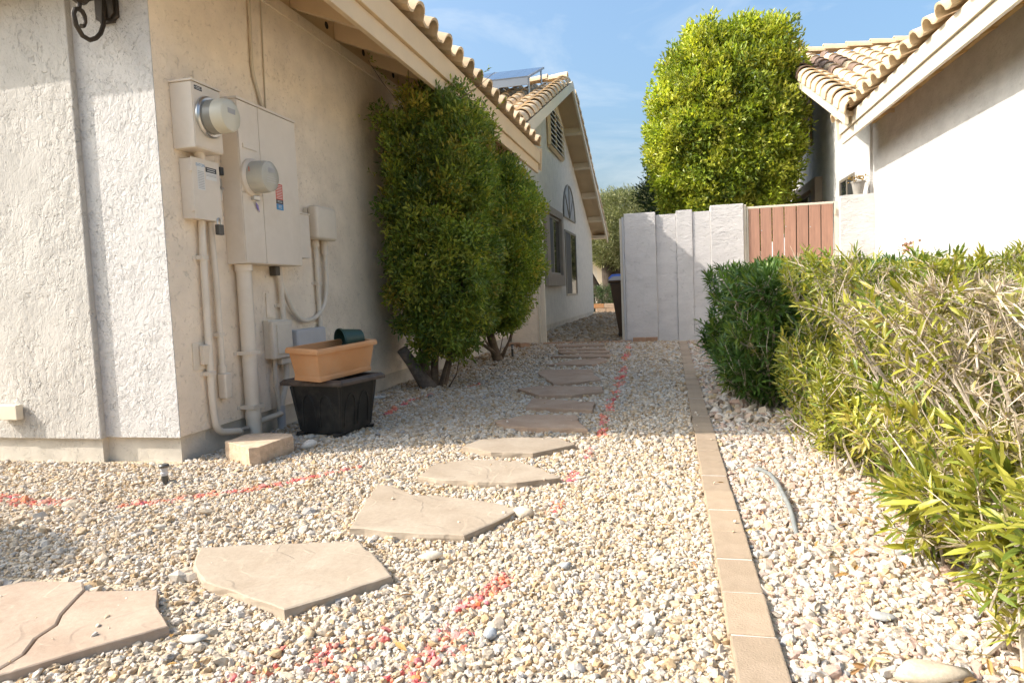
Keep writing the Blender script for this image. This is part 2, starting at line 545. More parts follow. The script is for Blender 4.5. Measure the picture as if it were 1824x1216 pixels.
# ------------------------------------------------------------------ the left house
WS = 0.0095                                   # the side wall leans this much in plan
CX, CY = -2.405, 2.93
UL = math.sqrt(1 + WS * WS)


def L(a, Y, z):
    """a metres out from the left side wall, at depth Y, height z"""
    b = Y - CY
    return Vector((CX + b * WS + a, CY + b - a * WS, z))


house = thing("stucco_house", "cream stucco house with electric boxes on its side wall and a solar panel above", "house",
              (CX, CY, 0), 0)
MB().box(-9, 0, CY, 10.22, 0.125, 2.71, L).build("wall", STUCCO_SIDE, house)
MB().box(-9, -0.02, CY - 0.0, 21.0, -0.1, 0.124, lambda a, y, z: L(a, y + (0.02 if y < 5 else 0), z)).build("foundation", CONCRETE, house)
# the sunlit front: recessed return and the wider bay that stands 3.5 cm proud of it
MB().box(-0.50, 0.0, CY - 0.006, CY - 0.0005, 0.123, 2.70, L).build("front_wall", STUCCO_FRONT, house)
MB().box(-9, -0.445, CY - 0.04, CY - 0.004, 0.118, 2.70, L).build("bay_wall", STUCCO_BAY, house, bevel=0.006)
MB().box(-9, -0.46, CY - 0.018, CY + 0.022, -0.1, 0.116, L).build("foundation", CONCRETE, house)

# --- main roof: hip at the front, eave along the path
EA = 0.70                                     # eave distance from the wall


def zdeck(a): return 2.585 + 0.4 * (EA - a)


def slab(pts, t, name, mat, parent):
    return MB().prism(pts, (0, 0, t)).build(name, mat, parent)


FE = CY - 0.23
slab([L(EA - .01, FE, zdeck(EA)), L(EA - .01, 9.3, zdeck(EA)), L(0.38, 9.3, zdeck(.38)), L(-5, 14.4, zdeck(-5)), L(-5, FE + 5.7, zdeck(-5))], 0.05, "roof_deck", SOFFIT_PAINT, house)
slab([L(EA - .01, FE, zdeck(EA)), L(-5, FE + 5.7, zdeck(-5)), L(-10.7, FE, zdeck(EA))], 0.05, "roof_deck", SOFFIT_PAINT, house)
slab([L(-10.7, FE, zdeck(EA)), L(-5, FE + 5.7, zdeck(-5)), L(-5, 14.4, zdeck(-5)), L(-10.7, 14.4, zdeck(EA))], 0.05, "roof_deck", SOFFIT_PAINT, house)
# fascia: a lower board and a deeper one standing proud above it
MB().box(EA - 0.055, EA - 0.02, FE, 9.22, 2.372, 2.495, L).build("fascia_board", TAN_PAINT, house, bevel=0.004)
MB().box(EA - 0.045, EA + 0.005, FE - 0.02, 9.24, 2.498, 2.672, L).build("fascia_board", TAN_PAINT, house, bevel=0.004)
MB().box(-10.7, EA - 0.02, FE, FE + 0.035, 2.372, 2.495, L).build("fascia_board", TAN_PAINT, house, bevel=0.004)
MB().box(-10.7, EA + 0.005, FE - 0.025, FE + 0.02, 2.498, 2.672, L).build("fascia_board", TAN_PAINT, house, bevel=0.004)
# sloped end trim where the eave stops
mb = MB(); mb.prism([L(EA + .01, 9.25, 2.40), L(EA + .03, 9.25, 2.70), L(0.36, 9.25, 2.86), L(0.30, 9.25, 2.70)], (0, 0.03, 0)); mb.build("end_trim", TAN_PAINT, house)
# rafter tails, blocking with round vent holes
yr = 3.02
while yr < 9.2:
    mb = MB()
    mb.hexa([L(0.0, yr, zdeck(0) - .14), L(EA - .056, yr, zdeck(EA) - .12), L(EA - .056, yr + .055, zdeck(EA) - .12), L(0.0, yr + .055, zdeck(0) - .14),
             L(0.0, yr, zdeck(0) - .003), L(EA - .056, yr, zdeck(EA) + .018), L(EA - .056, yr + .055, zdeck(EA) + .018), L(0.0, yr + .055, zdeck(0) - .003)])
    mb.build("rafter", TAN_PAINT, house)
    if yr + .66 < 9.3:
        bl = MB().box(-0.035, -0.003, yr + .057, yr + .608, 2.712, zdeck(0) - .004, L).build("blocking", TAN_PAINT, house)
        for q in (0.16, 0.44):
            MB().lathe(L(-0.003, yr + .057 + q, 2.785), (1, -WS, 0), [(0, .026), (.002, .026)], 12).build("vent_hole", VENT_DARK, bl)
    yr += 0.61
# frieze strip at the wall head
MB().box(0.0005, 0.016, 3.08, 10.15, 2.63, 2.705, L).build("frieze", STUCCO_SIDE, house)


# --- roof tiles
def s_tile_mesh():
    L_, t = 0.42, 0.016
    prof = []
    for k in range(9):
        an = math.pi * (1 - k / 8)
        prof.append((0.092 + 0.090 * math.cos(an), 0.082 * math.sin(an) ** 0.85))
    prof += [(0.215, -0.012), (0.255, -0.016), (0.300, -0.006)]
    n = len(prof)
    v, f = [], []
    for (vv, dz, s) in ((0, 0.03, 1.0), (L_, 0.0, 0.94)):
        for (u, z) in prof: v.append((u * 1.0, vv, z * s + dz))
        for (u, z) in prof: v.append((u, vv, z * s + dz - t - (0.004 if z > 0.02 else 0)))
    m = 2 * n
    for i in range(n - 1):
        f.append((i, i + 1, m + i + 1, m + i))                    # top
        f.append((n + i + 1, n + i, m + n + i, m + n + i + 1))    # under
        f.append((i + 1, i, n + i, n + i + 1))                    # front lip
        f.append((m + i, m + i + 1, m + n + i + 1, m + n + i))
    f += [(0, m, m + n, n), (n - 1, 2 * n - 1, m + 2 * n - 1, m + n - 1)]
    me = bpy.data.meshes.new("s_tile"); me.from_pydata(v, [], f)
    bm = bmesh.new(); bm.from_mesh(me); bmesh.ops.recalc_face_normals(bm, faces=bm.faces); bm.to_mesh(me); bm.free()
    me.polygons.foreach_set("use_smooth", [True] * len(me.polygons)); me.set_sharp_from_angle(angle=math.radians(38))
    return me


def cap_tile_mesh(r0, r1, L_, skirt):
    """half-barrel rake or ridge tile: bottom end r0, top end r1"""
    n, t = 11, 0.018
    v, f = [], []
    for (vv, r, dz) in ((0, r0, 0.028), (L_, r1, 0.0)):
        for inner in (0, t):
            for k in range(n):
                an = math.pi * (k / (n - 1))
                c, s = -math.cos(an), math.sin(an)
                z = (r - inner) * s + dz
                if k == 0: z -= skirt
                v.append(((r - inner) * c, vv, z))
    m = 2 * n
    for i in range(n - 1):
        f += [(i, i + 1, m + i + 1, m + i), (n + i + 1, n + i, m + n + i, m + n + i + 1), (i + 1, i, n + i, n + i + 1), (m + i, m + i + 1, m + n + i + 1, m + n + i)]
    f += [(0, m, m + n, n), (n - 1, 2 * n - 1, m + 2 * n - 1, m + n - 1)]
    me = bpy.data.meshes.new("cap_tile"); me.from_pydata(v, [], f)
    bm = bmesh.new(); bm.from_mesh(me); bmesh.ops.recalc_face_normals(bm, faces=bm.faces); bm.to_mesh(me); bm.free()
    me.polygons.foreach_set("use_smooth", [True] * len(me.polygons)); me.set_sharp_from_angle(angle=math.radians(38))
    return me


S_TILE = s_tile_mesh(); S_TILE.materials.append(TILE)
S_TILE_D = S_TILE.copy(); S_TILE_D.materials.clear(); S_TILE_D.materials.append(TILE_DARK)
CAP = cap_tile_mesh(0.145, 0.125, 0.42, 0.05); CAP.materials.append(TILE)
CAP_D = CAP.copy(); CAP_D.materials.clear(); CAP_D.materials.append(TILE_DARK)
RIDGE = cap_tile_mesh(0.125, 0.105, 0.46, 0.0); RIDGE.materials.append(TILE)


def frame_m(o, u, v, mirror=False, jit=0.0):
    u = Vector(u).normalized(); v = Vector(v).normalized(); w = u.cross(v).normalized()
    if jit:
        o = Vector(o) + u * random.uniform(-jit, jit) + v * random.uniform(-jit, jit) * 1.5 + w * random.uniform(0, jit)
        v = (v + u * random.uniform(-jit, jit) * 1.5).normalized(); u = v.cross(w).normalized()
    M = Matrix((u, v, w)).transposed().to_4x4(); M.translation = o
    return M


nrm = lambda p: Vector(p).normalized()
E_UP = nrm((-1, 0, 0.4))
along = nrm((WS, 1, 0))
for r_ in range(3):
    k = 0
    while FE - 0.02 + k * 0.303 < 9.0:
        o = L(EA + 0.055, FE - 0.02 + k * 0.303, 2.678) + E_UP * (0.37 * r_)
        place("roof_tile", S_TILE, frame_m(o, along, E_UP, jit=0.006), house); k += 1

# --- the gabled wing beyond the gate
RIDGE_Y, RZ = 14.7, 5.17
RA = 0.40                                      # rake distance from the wall


def zr(Y): return RZ - 0.40 * abs(RIDGE_Y - Y)


mb = MB()
mb.prism([L(0, 10.222, 0.125), L(0, 21.0, 0.125), L(0, 21.0, zr(21.0) - .19), L(0, RIDGE_Y, zr(RIDGE_Y) - .19), L(0, 10.222, zr(10.222) - .19)], (-0.3, 0.003, 0))
mb.build("wing_wall", STUCCO_FAR, house)
MB().box(-8, -0.3, 20.7, 21.0, 0.125, 2.6, L).build("wing_wall", STUCCO_FAR, house)
slab([L(RA, 8.55, zr(8.55) - .07), L(RA, RIDGE_Y, RZ - .07), L(-5.8, RIDGE_Y, RZ - .07)], 0.06, "roof_deck", SOFFIT_PAINT, house)
slab([L(RA, RIDGE_Y, RZ - .07), L(RA, 21.6, zr(21.6) - .07), L(-8, 21.6, zr(21.6) - .07), L(-8, RIDGE_Y, RZ - .07)], 0.06, "roof_deck", SOFFIT_PAINT, house)
# rake boards
for (y0, y1) in ((8.6, RIDGE_Y), (RIDGE_Y, 21.62)):
    mb = MB(); mb.prism([L(RA + .002, y0, zr(y0) - .19), L(RA + .002, y1, zr(y1) - .19), L(RA + .002, y1, zr(y1)), L(RA + .002, y0, zr(y0))], (0.04, 0, 0))
    mb.build("rake_board", CREAM_PAINT, house)
for yy in (16.1, 17.5, 18.9, 20.2):
    mb = MB(); mb.hexa([L(0.003, yy, zr(yy) - .20), L(RA, yy, zr(yy) - .20), L(RA, yy + .09, zr(yy + .09) - .20), L(0.003, yy + .09, zr(yy + .09) - .20),
                        L(0.003, yy, zr(yy) - .075), L(RA, yy, zr(yy) - .075), L(RA, yy + .09, zr(yy + .09) - .075), L(0.003, yy + .09, zr(yy + .09) - .075)])
    mb.build("lookout", CREAM_PAINT, house)
MB().box(0.003, RA, 21.1, 21.58, 2.33, 2.42, L).build("eave_box", CREAM_PAINT, house)
N_UP = nrm((0, 1, 0.40))
out = nrm((1, -WS, 0))
# field tiles of the slope that faces the path
rows = 16
for r_ in range(rows):
    Y = 8.55 + r_ * 0.37 * N_UP.y
    for c_ in range(20):
        a = RA - 0.16 - 0.30 * (c_ + 1)
        main_z = 2.66 + 0.4 * (EA - a)
        if zr(Y) < main_z - 0.10 or a < -4.6: continue
        place("roof_tile", S_TILE, frame_m(L(a, Y, zr(Y) + 0.012), out, N_UP, jit=0.008), house)
for r_ in range(rows + 1):
    Y = 8.50 + r_ * 0.37 * N_UP.y
    place("rake_tile", CAP, frame_m(L(RA - 0.07, Y, zr(Y) + 0.02), out, N_UP, jit=0.005), house)
S_UP = nrm((0, -1, 0.40))
for r_ in range(19):
    Y = 21.65 - r_ * 0.37 * N_UP.y
    place("rake_tile", CAP, frame_m(L(RA - 0.07, Y, zr(Y) + 0.02), -out, S_UP, jit=0.005), house)
for k in range(11):
    o = L(RA - 0.06 - 0.42 * k, RIDGE_Y, RZ + 0.05)
    place("ridge_tile", RIDGE, frame_m(o, (0, 1, 0), (-1, 0, 0), jit=0.006), house)

# --- windows of the wing


def window(parent, Y0, Y1, z0, z1, F, label=None, split=0.5):
    """sliding window set in wall face F(a, Y, z)"""
    fr = MB()
    w = 0.045
    for (ya, yb, za, zb) in ((Y0, Y1, z0, z0 + w), (Y0, Y1, z1 - w, z1), (Y0, Y0 + w, z0 + w, z1 - w), (Y1 - w, Y1, z0 + w, z1 - w)):
        fr.box(-0.02, 0.018, ya, yb, za, zb, F)
    ym = Y0 + (Y1 - Y0) * split
    f = fr.build("window", ALU, parent)
    MB().box(-0.02, 0.012, ym - .03, ym + .03, z0 + w, z1 - w, F).build("mullion", ALU, f)
    MB().box(0.002, 0.006, Y0 + w, ym - .03, z0 + w, z1 - w, F).build("screen", SCREEN, f)
    MB().box(0.001, 0.003, ym + .03, Y1 - w, z0 + w, z1 - w, F).build("pane", GLASS, f)
    return f


window(house, 13.36, 14.86, 1.12, 2.31, L)
w = window(house, 15.66, 17.42, 0.66, 2.18, L)
mb = MB()
for (ya, yb, za, zb) in ((13.0, 15.1, 0.885, 1.118), (13.0, 15.1, 2.312, 2.46), (13.0, 13.358, 1.118, 2.312), (14.862, 15.1, 1.118, 2.312)):
    mb.box(0.001, 0.075, ya, yb, za, zb, L)
mb.build("window_surround", STUCCO_TRIM, house)
# half-round fanlight
arc = [L(0.001, 16.44 - 0.90 * math.cos(math.pi * k / 16), 2.47 + 0.80 * math.sin(math.pi * k / 16)) for k in range(17)]
fan = MB().prism(arc, (0.012, 0, 0)).build("fanlight", FROST, house)
mb = MB()
mb.tube([p + Vector((0.014, 0, 0)) for p in arc], 0.022, 6)
mb.tube([L(0.016, 15.54, 2.47), L(0.016, 17.34, 2.47)], 0.022, 6)
mb.build("frame", ALU, fan)
for k in (4, 8, 12):
    MB().tube([L(0.016, 16.44, 2.47), arc[k] + Vector((0.014, 0, 0))], 0.018, 6).build("glazing_bar", ALU, fan)
# pointed gable vent with slats
vy0, vy1, vz0, vz1, vap = 13.83, 15.55, 3.72, 4.42, 4.74
vm = (vy0 + vy1) / 2
vent = MB().prism([L(0.001, vy0, vz0), L(0.001, vy1, vz0), L(0.001, vy1, vz1), L(0.001, vm, vap), L(0.001, vy0, vz1)], (0.012, 0, 0)).build("gable_vent", VENT_DARK, house)
mb = MB()
for (p, q) in (((vy0, vz0), (vy1, vz0)), ((vy0, vz0), (vy0, vz1)), ((vy1, vz0), (vy1, vz1)), ((vy0, vz1), (vm, vap)), ((vm, vap), (vy1, vz1)), ((vm, vz0), (vm, vap))):
    mb.tube([L(0.03, *p), L(0.03, *q)], 0.055 if p[0] != vm or q[0] != vm else 0.03, 4)
mb.build("frame", TAN_PAINT, vent)
zz = vz0 + 0.08
while zz < vap - 0.10:
    inset = max(0, (zz - vz1) / (vap - vz1)) * (vm - vy0)
    MB().hexa([L(0.013, vy0 + inset, zz + .03), L(0.075, vy0 + inset, zz - .03), L(0.075, vy1 - inset, zz - .03), L(0.013, vy1 - inset, zz + .03),
               L(0.013, vy0 + inset, zz + .05), L(0.075, vy0 + inset, zz - .01), L(0.075, vy1 - inset, zz - .01), L(0.013, vy1 - inset, zz + .05)]).build("slat", CREAM_PAINT, vent)
    zz += 0.105

# --- solar panel propped on the wing roof
sp = thing("solar_panel", "dark blue solar panel propped on the tiled roof of the gabled wing", "solar panel", (-3.6, 13.0, 4.7))
tilt = nrm((0, 1, 0.395))
s_n = Vector((1, 0, 0)).cross(tilt)
P0 = Vector((-2.38, 12.5, 4.65))
for k in range(3):
    x1 = P0.x - k * 1.0; x0 = x1 - 0.985
    a_, b_ = Vector((x0, P0.y, P0.z)), Vector((x1, P0.y, P0.z))
    fr = MB().prism([a_, b_, b_ + tilt * 1.92, a_ + tilt * 1.92], s_n * 0.04).build("panel", SOLAR_FRAME, sp)
    for i in range(3):
        for j in range(5):
            q = a_ + Vector((0.03 + i * 0.31, 0, 0)) + tilt * (0.03 + j * 0.374) + s_n * 0.0405
            MB().prism([q, q + Vector((0.305, 0, 0)), q + Vector((0.305, 0, 0)) + tilt * 0.368, q + tilt * 0.368], s_n * 0.0015).build("solar_cell", SOLAR_CELL, fr)
MB().box(-5.36, -2.39, 12.47, 12.49, 4.53, 4.66).build("wind_skirt", SOLAR_FRAME, sp)
for (yy, hz) in ((12.7, .0), (14.1, .12)):
    for xx in (-2.42, -3.85, -5.3):
        MB().tube([(xx, yy, zr(yy) + .02), (xx, yy, P0.z + (yy - P0.y) * .395)], 0.02, 6).build("leg", STEEL, sp)

# ------------------------------------------------------------------ the right house
rhouse = thing("stucco_house", "sunlit white stucco house right of the wooden gate with tiled eave above bare wall", "house", (2.7, 2.9, 0))
MB().box(2.70, 9, 2.9, 10.23, 0.10, 2.93).build("wall", STUCCO_RIGHT, rhouse)
MB().box(2.72, 9, 2.92, 10.2, -0.1, 0.099).build("foundation", CONCRETE, rhouse)
RX = 2.25


def zrd(x): return 2.735 + 0.4 * (x - RX)


slab([(RX + .01, 2.7, zrd(RX)), (RX + .01, 9.96, zrd(RX)), (2.62, 9.96, zrd(2.62)), (7, 14.3, zrd(7)), (7, 2.7, zrd(7))], 0.05, "roof_deck", GLOW_PAINT, rhouse)
MB().box(RX + .02, RX + .055, 2.7, 9.90, 2.546, 2.672).build("fascia_board", CREAM_PAINT, rhouse, bevel=0.004)
MB().box(RX - .005, RX + .045, 2.68, 9.92, 2.675, 2.822).build("fascia_board", CREAM_PAINT, rhouse, bevel=0.004)
MB().prism([(RX - .02, 9.93, 2.60), (RX - .05, 9.93, 2.90), (RX + .3, 9.93, 3.03), (RX + .34, 9.93, 2.86)], (0, 0.03, 0)).build("end_trim", CREAM_PAINT, rhouse)
yr = 3.1
while yr < 9.9:
    mb = MB()
    mb.hexa([(RX + .056, yr, zrd(RX) - .10), (2.698, yr, zrd(2.7) - .12), (2.698, yr + .055, zrd(2.7) - .12), (RX + .056, yr + .055, zrd(RX) - .10),
             (RX + .056, yr, zrd(RX) + .018), (2.698, yr, zrd(2.7) - .003), (2.698, yr + .055, zrd(2.7) - .003), (RX + .056, yr + .055, zrd(RX) + .018)])
    mb.build("rafter", GLOW_PAINT, rhouse)
    MB().box(2.655, 2.697, yr + .057, yr + .57, 2.80, zrd(2.66) - .004).build("blocking", GLOW_PAINT, rhouse)
    yr += 0.575
E_UP2 = nrm((1, 0, 0.4))
for r_ in range(3):
    k = 0
    while 2.7 + k * 0.303 < 9.75:
        o = Vector((RX - 0.065, 9.98 - k * 0.303, 2.835)) + E_UP2 * (0.37 * r_)
        place("roof_tile", S_TILE, frame_m(o, (0, -1, 0), E_UP2, jit=0.006), rhouse); k += 1
# wing beyond the gate
RZ2 = 5.13


def zr2(Y): return RZ2 - 0.42 * abs(RIDGE_Y - Y)


RKX = 2.20
MB().prism([(2.665, 10.1, 0.1), (2.665, 21, 0.1), (2.665, 21, zr2(21) - .15), (2.665, RIDGE_Y, RZ2 - .15), (2.665, 10.1, zr2(10.1) - .15)], (0.3, 0, 0)).build("wing_wall", STUCCO_RIGHT, rhouse)
slab([(RKX, 9.2, zr2(9.2) - .07), (8, 9.2, zr2(9.2) - .07), (8, RIDGE_Y, RZ2 - .07), (RKX, RIDGE_Y, RZ2 - .07)], 0.06, "roof_deck", SOFFIT_PAINT, rhouse)
slab([(RKX, 20.2, zr2(20.2) - .07), (8, 20.2, zr2(20.2) - .07), (8, RIDGE_Y, RZ2 - .07), (RKX, RIDGE_Y, RZ2 - .07)], 0.06, "roof_deck", SOFFIT_PAINT, rhouse)
for (y0, y1) in ((9.25, RIDGE_Y), (RIDGE_Y, 20.3)):
    MB().prism([(RKX, y0, zr2(y0) - .17), (RKX, y1, zr2(y1) - .17), (RKX, y1, zr2(y1)), (RKX, y0, zr2(y0))], (-0.04, 0, 0)).build("rake_board", CREAM_PAINT, rhouse)
N_UP2 = nrm((0, 1, 0.42))
for r_ in range(16):
    Y = 9.1 + r_ * 0.37 * N_UP2.y
    for c_ in range(11):
        x = RKX + 0.16 + 0.30 * c_
        dark = (c_ < 3 and 8 < r_ and random.random() < 0.75)
        place("roof_tile", S_TILE_D if dark else S_TILE, frame_m((x, Y, zr2(Y) + 0.012), (1, 0, 0), N_UP2, jit=0.008), rhouse)
for r_ in range(16):
    Y = 9.05 + r_ * 0.37 * N_UP2.y
    place("rake_tile", CAP_D if r_ > 8 else CAP, frame_m((RKX + 0.05, Y, zr2(Y) + 0.02), (1, 0, 0), N_UP2, jit=0.005), rhouse)
for k in range(9):
    place("ridge_tile", RIDGE, frame_m((RKX + 0.0 + 0.42 * k, RIDGE_Y, RZ2 + 0.06), (0, -1, 0), (1, 0, 0), jit=0.006), rhouse)
FR = lambda a, y, z: Vector((2.665 - a, y, z))
w = window(rhouse, 10.86, 11.72, 1.35, 2.31, FR)
w2 = window(rhouse, 13.35, 14.9, 1.1, 2.42, FR)
mb = MB()
for (ya, yb, za, zb) in ((13.0, 15.25, 0.9, 1.098), (13.0, 15.25, 2.422, 2.58), (13.0, 13.348, 1.098, 2.422), (14.902, 15.25, 1.098, 2.422)):
    mb.box(0.001, 0.12, ya, yb, za, zb, FR)
mb.build("window_surround", STUCCO_TRIM, rhouse)
vent = MB().box(0.001, 0.012, 13.85, 15.55, 3.3, 4.4, FR).build("gable_vent", VENT_DARK, rhouse)
MB().box(0.012, 0.05, 13.78, 13.85, 3.25, 4.45, FR).box(0.012, 0.05, 15.55, 15.62, 3.25, 4.45, FR).build("frame", TAN_PAINT, vent)
for k in range(14):
    z = 3.36 + k * .075
    MB().box(0.013, 0.045, 13.852, 15.548, z, z + .018, FR).build("slat", TAN_PAINT, vent)

# ------------------------------------------------------------------ garden walls and gates
gw = thing("garden_wall", "stepped white stucco garden wall between the path opening and the wooden gate", "wall", (0.2, 10.1, 0))
MB().box(-0.60, -0.155, 10.06, 10.26, -0.1, 1.845).build("pillar", STUCCO_GARDEN, gw, bevel=0.008)
MB().box(-0.152, 0.13, 10.10, 10.25, -0.1, 1.805).build("panel", STUCCO_GARDEN, gw, bevel=0.006)
MB().box(0.132, 0.355, 10.085, 10.255, -0.1, 1.848).build("pillar", STUCCO_GARDEN, gw, bevel=0.008)
MB().box(0.357, 0.60, 10.10, 10.25, -0.1, 1.815).build("panel", STUCCO_GARDEN, gw, bevel=0.006)
MB().box(0.602, 1.045, 10.07, 10.26, -0.1, 1.885).build("pillar", STUCCO_GARDEN, gw, bevel=0.008)

gl = thing("garden_wall", "short cream stucco wall stub joining the left house, behind the trimmed shrubs", "wall", (-2.1, 10.1, 0))
MB().box(-2.325, -1.905, 10.06, 10.216, -0.1, 1.83).build("panel", STUCCO_SIDE, gl, bevel=0.006)

gr = thing("garden_wall", "low white stucco wall with a rounded top corner between the wooden gate and the right house", "wall", (2.45, 10.05, 0))
oc = [(2.275, 10.02, -0.1), (2.698, 10.02, -0.1), (2.698, 10.02, 1.90)] + [(2.275 + 0.06 * (1 - math.cos(t)), 10.02, 1.84 + 0.06 * math.sin(t)) for t in (1.57, 1.2, .8, .4, 0)]
MB().prism(oc, (0, 0.07, 0)).build("panel", STUCCO_GARDEN, gr)
MB().box(2.275, 2.660, 10.091, 10.22, -0.1, 1.90).build("cap", STUCCO_GARDEN, gr)

wg = thing("wooden_gate", "reddish brown gate of seven upright planks in a cream metal frame", "gate", (1.65, 10.12, 0))
fr = MB().box(1.052, 1.085, 10.11, 10.16, 0.02, 1.87)
fr.build("gate_post", FRAME_CREAM, wg, bevel=0.003)
MB().box(2.222, 2.272, 10.11, 10.16, 0.02, 1.84).build("gate_post", FRAME_CREAM, wg, bevel=0.003)
MB().box(1.092, 2.215, 10.115, 10.155, 1.808, 1.838).build("rail", FRAME_CREAM, wg, bevel=0.003)
MB().box(1.092, 2.215, 10.135, 10.155, 0.95, 0.99).build("rail", FRAME_CREAM, wg)
MB().box(1.092, 1.112, 10.115, 10.155, 0.07, 1.807).build("stile", FRAME_CREAM, wg)
x = 1.116
for k in range(7):
    pw = 0.143
    pl = MB().box(x, x + pw, 10.108, 10.131, 0.08 + random.uniform(0, .008), 1.804).mesh("plank", Matrix.Translation((x, 10.1, 0)), 0.003)
    pl.materials.append(GATE_WOOD)
    pk = place("plank", pl, Matrix.Translation((x, 10.1, 0)), wg)
    for zz in (1.52, 0.96):
        MB().lathe((x + pw / 2, 10.1085, zz + random.uniform(-.03, .03)), (0, -1, 0), [(0, .009), (.004, .006)], 10).build("bolt", STEEL, pk)
    x += pw + 0.0145
MB().box(2.218, 2.235, 10.085, 10.109, 1.66, 1.75).build("hinge", FRAME_CREAM, wg)

gp = thing("gate_post", "grey and white metal gate post on the garden wall edge beside the wheelie bin", "gate post", (-0.64, 10.1, 0))
MB().box(-0.632, -0.604, 10.055, 10.13, 0.0, 1.80).build("channel", FRAME_GREY, gp, bevel=0.003)
MB().box(-0.668, -0.635, 10.075, 10.13, 0.0, 1.78).build("stop_strip", FRAME_CREAM, gp, bevel=0.003)
gp2 = thing("gate_post", "cream metal gate post closing the wall stub behind the trimmed shrubs", "gate post", (-1.87, 10.1, 0))
MB().box(-1.902, -1.868, 10.05, 10.14, 0.0, 1.82).build("channel", FRAME_CREAM, gp2, bevel=0.003)
MB().box(-1.866, -1.80, 10.075, 10.14, 0.0, 1.80).build("stop_strip", FRAME_CREAM, gp2, bevel=0.003)

# threshold of bricks in the opening
th = thing("brick_threshold", "row of red bricks set flush across the opening in the garden wall", "bricks", (-1.24, 10.0, 0))
bk = MB().box(-0.105, 0.105, -0.052, 0.052, -0.05, 0.0).mesh("brick", None, 0.004); bk.materials.append(RED_BRICK)
for k in range(6):
    place("brick", bk, Matrix.Translation((-1.72 + k * 0.216, 9.98 + random.uniform(-.006, .006), 0.022 + random.uniform(-.003, .003))) @ Matrix.Rotation(random.uniform(-.02, .02), 4, 'Z'), th)

# loose bricks at the feet of the walls
lb = MB().box(-0.085, 0.085, -0.05, 0.05, 0.0, 0.068).mesh("loose_brick", None, 0.005); lb.materials.append(RED_BRICK)
for (x, y, rz, lab) in ((-0.425, 9.97, 0.02, "brown brick at the foot of the white pillar, nearer the opening"),
                        (-0.250, 9.965, -0.03, "brown brick at the foot of the white pillar, further from the opening"),
                        (-2.18, 9.55, 0.5, "brown brick under the second shrub, half hidden by its stems"),
                        (-2.02, 9.42, 0.9, "orange brick set askew beside the small path light")):
    o = link("loose_brick", lb); o.location = (x, y, -0.004); o.rotation_euler = (0, 0, rz)
    tag(o, lab, "brick", "loose bricks at the wall foot")

# ------------------------------------------------------------------ brick edging
ed = thing("brick_edging", "single row of tan paver bricks edging the gravel from front to garden wall", "edging", (0.17, 1.2, 0))
eb = MB().box(-0.0505, 0.0505, -0.1055, 0.1055, -0.05, 0.0).mesh("brick", None, 0.0045); eb.materials.append(BRICK)
yb = 1.19 - 0.218 * 4
while yb < 9.85:
    xb = 0.162 + 0.0016 * max(0, yb - 1.3) + (0.0014 * max(0, yb - 4)) + random.uniform(-.003, .003)
    place("brick", eb, Matrix.Translation((xb, yb, 0.010 + random.uniform(-.002, .003))) @ Matrix.Rotation(random.uniform(-.012, .012) - 0.008, 4, 'Z') @ Matrix.Rotation(random.uniform(-.008, .008), 4, 'Y'), ed)
    MB().box(xb - .047, xb + .047, yb + .1065, yb + .1145, -0.04, 0.0085).build("joint", MORTAR, ed)
    yb += 0.2185

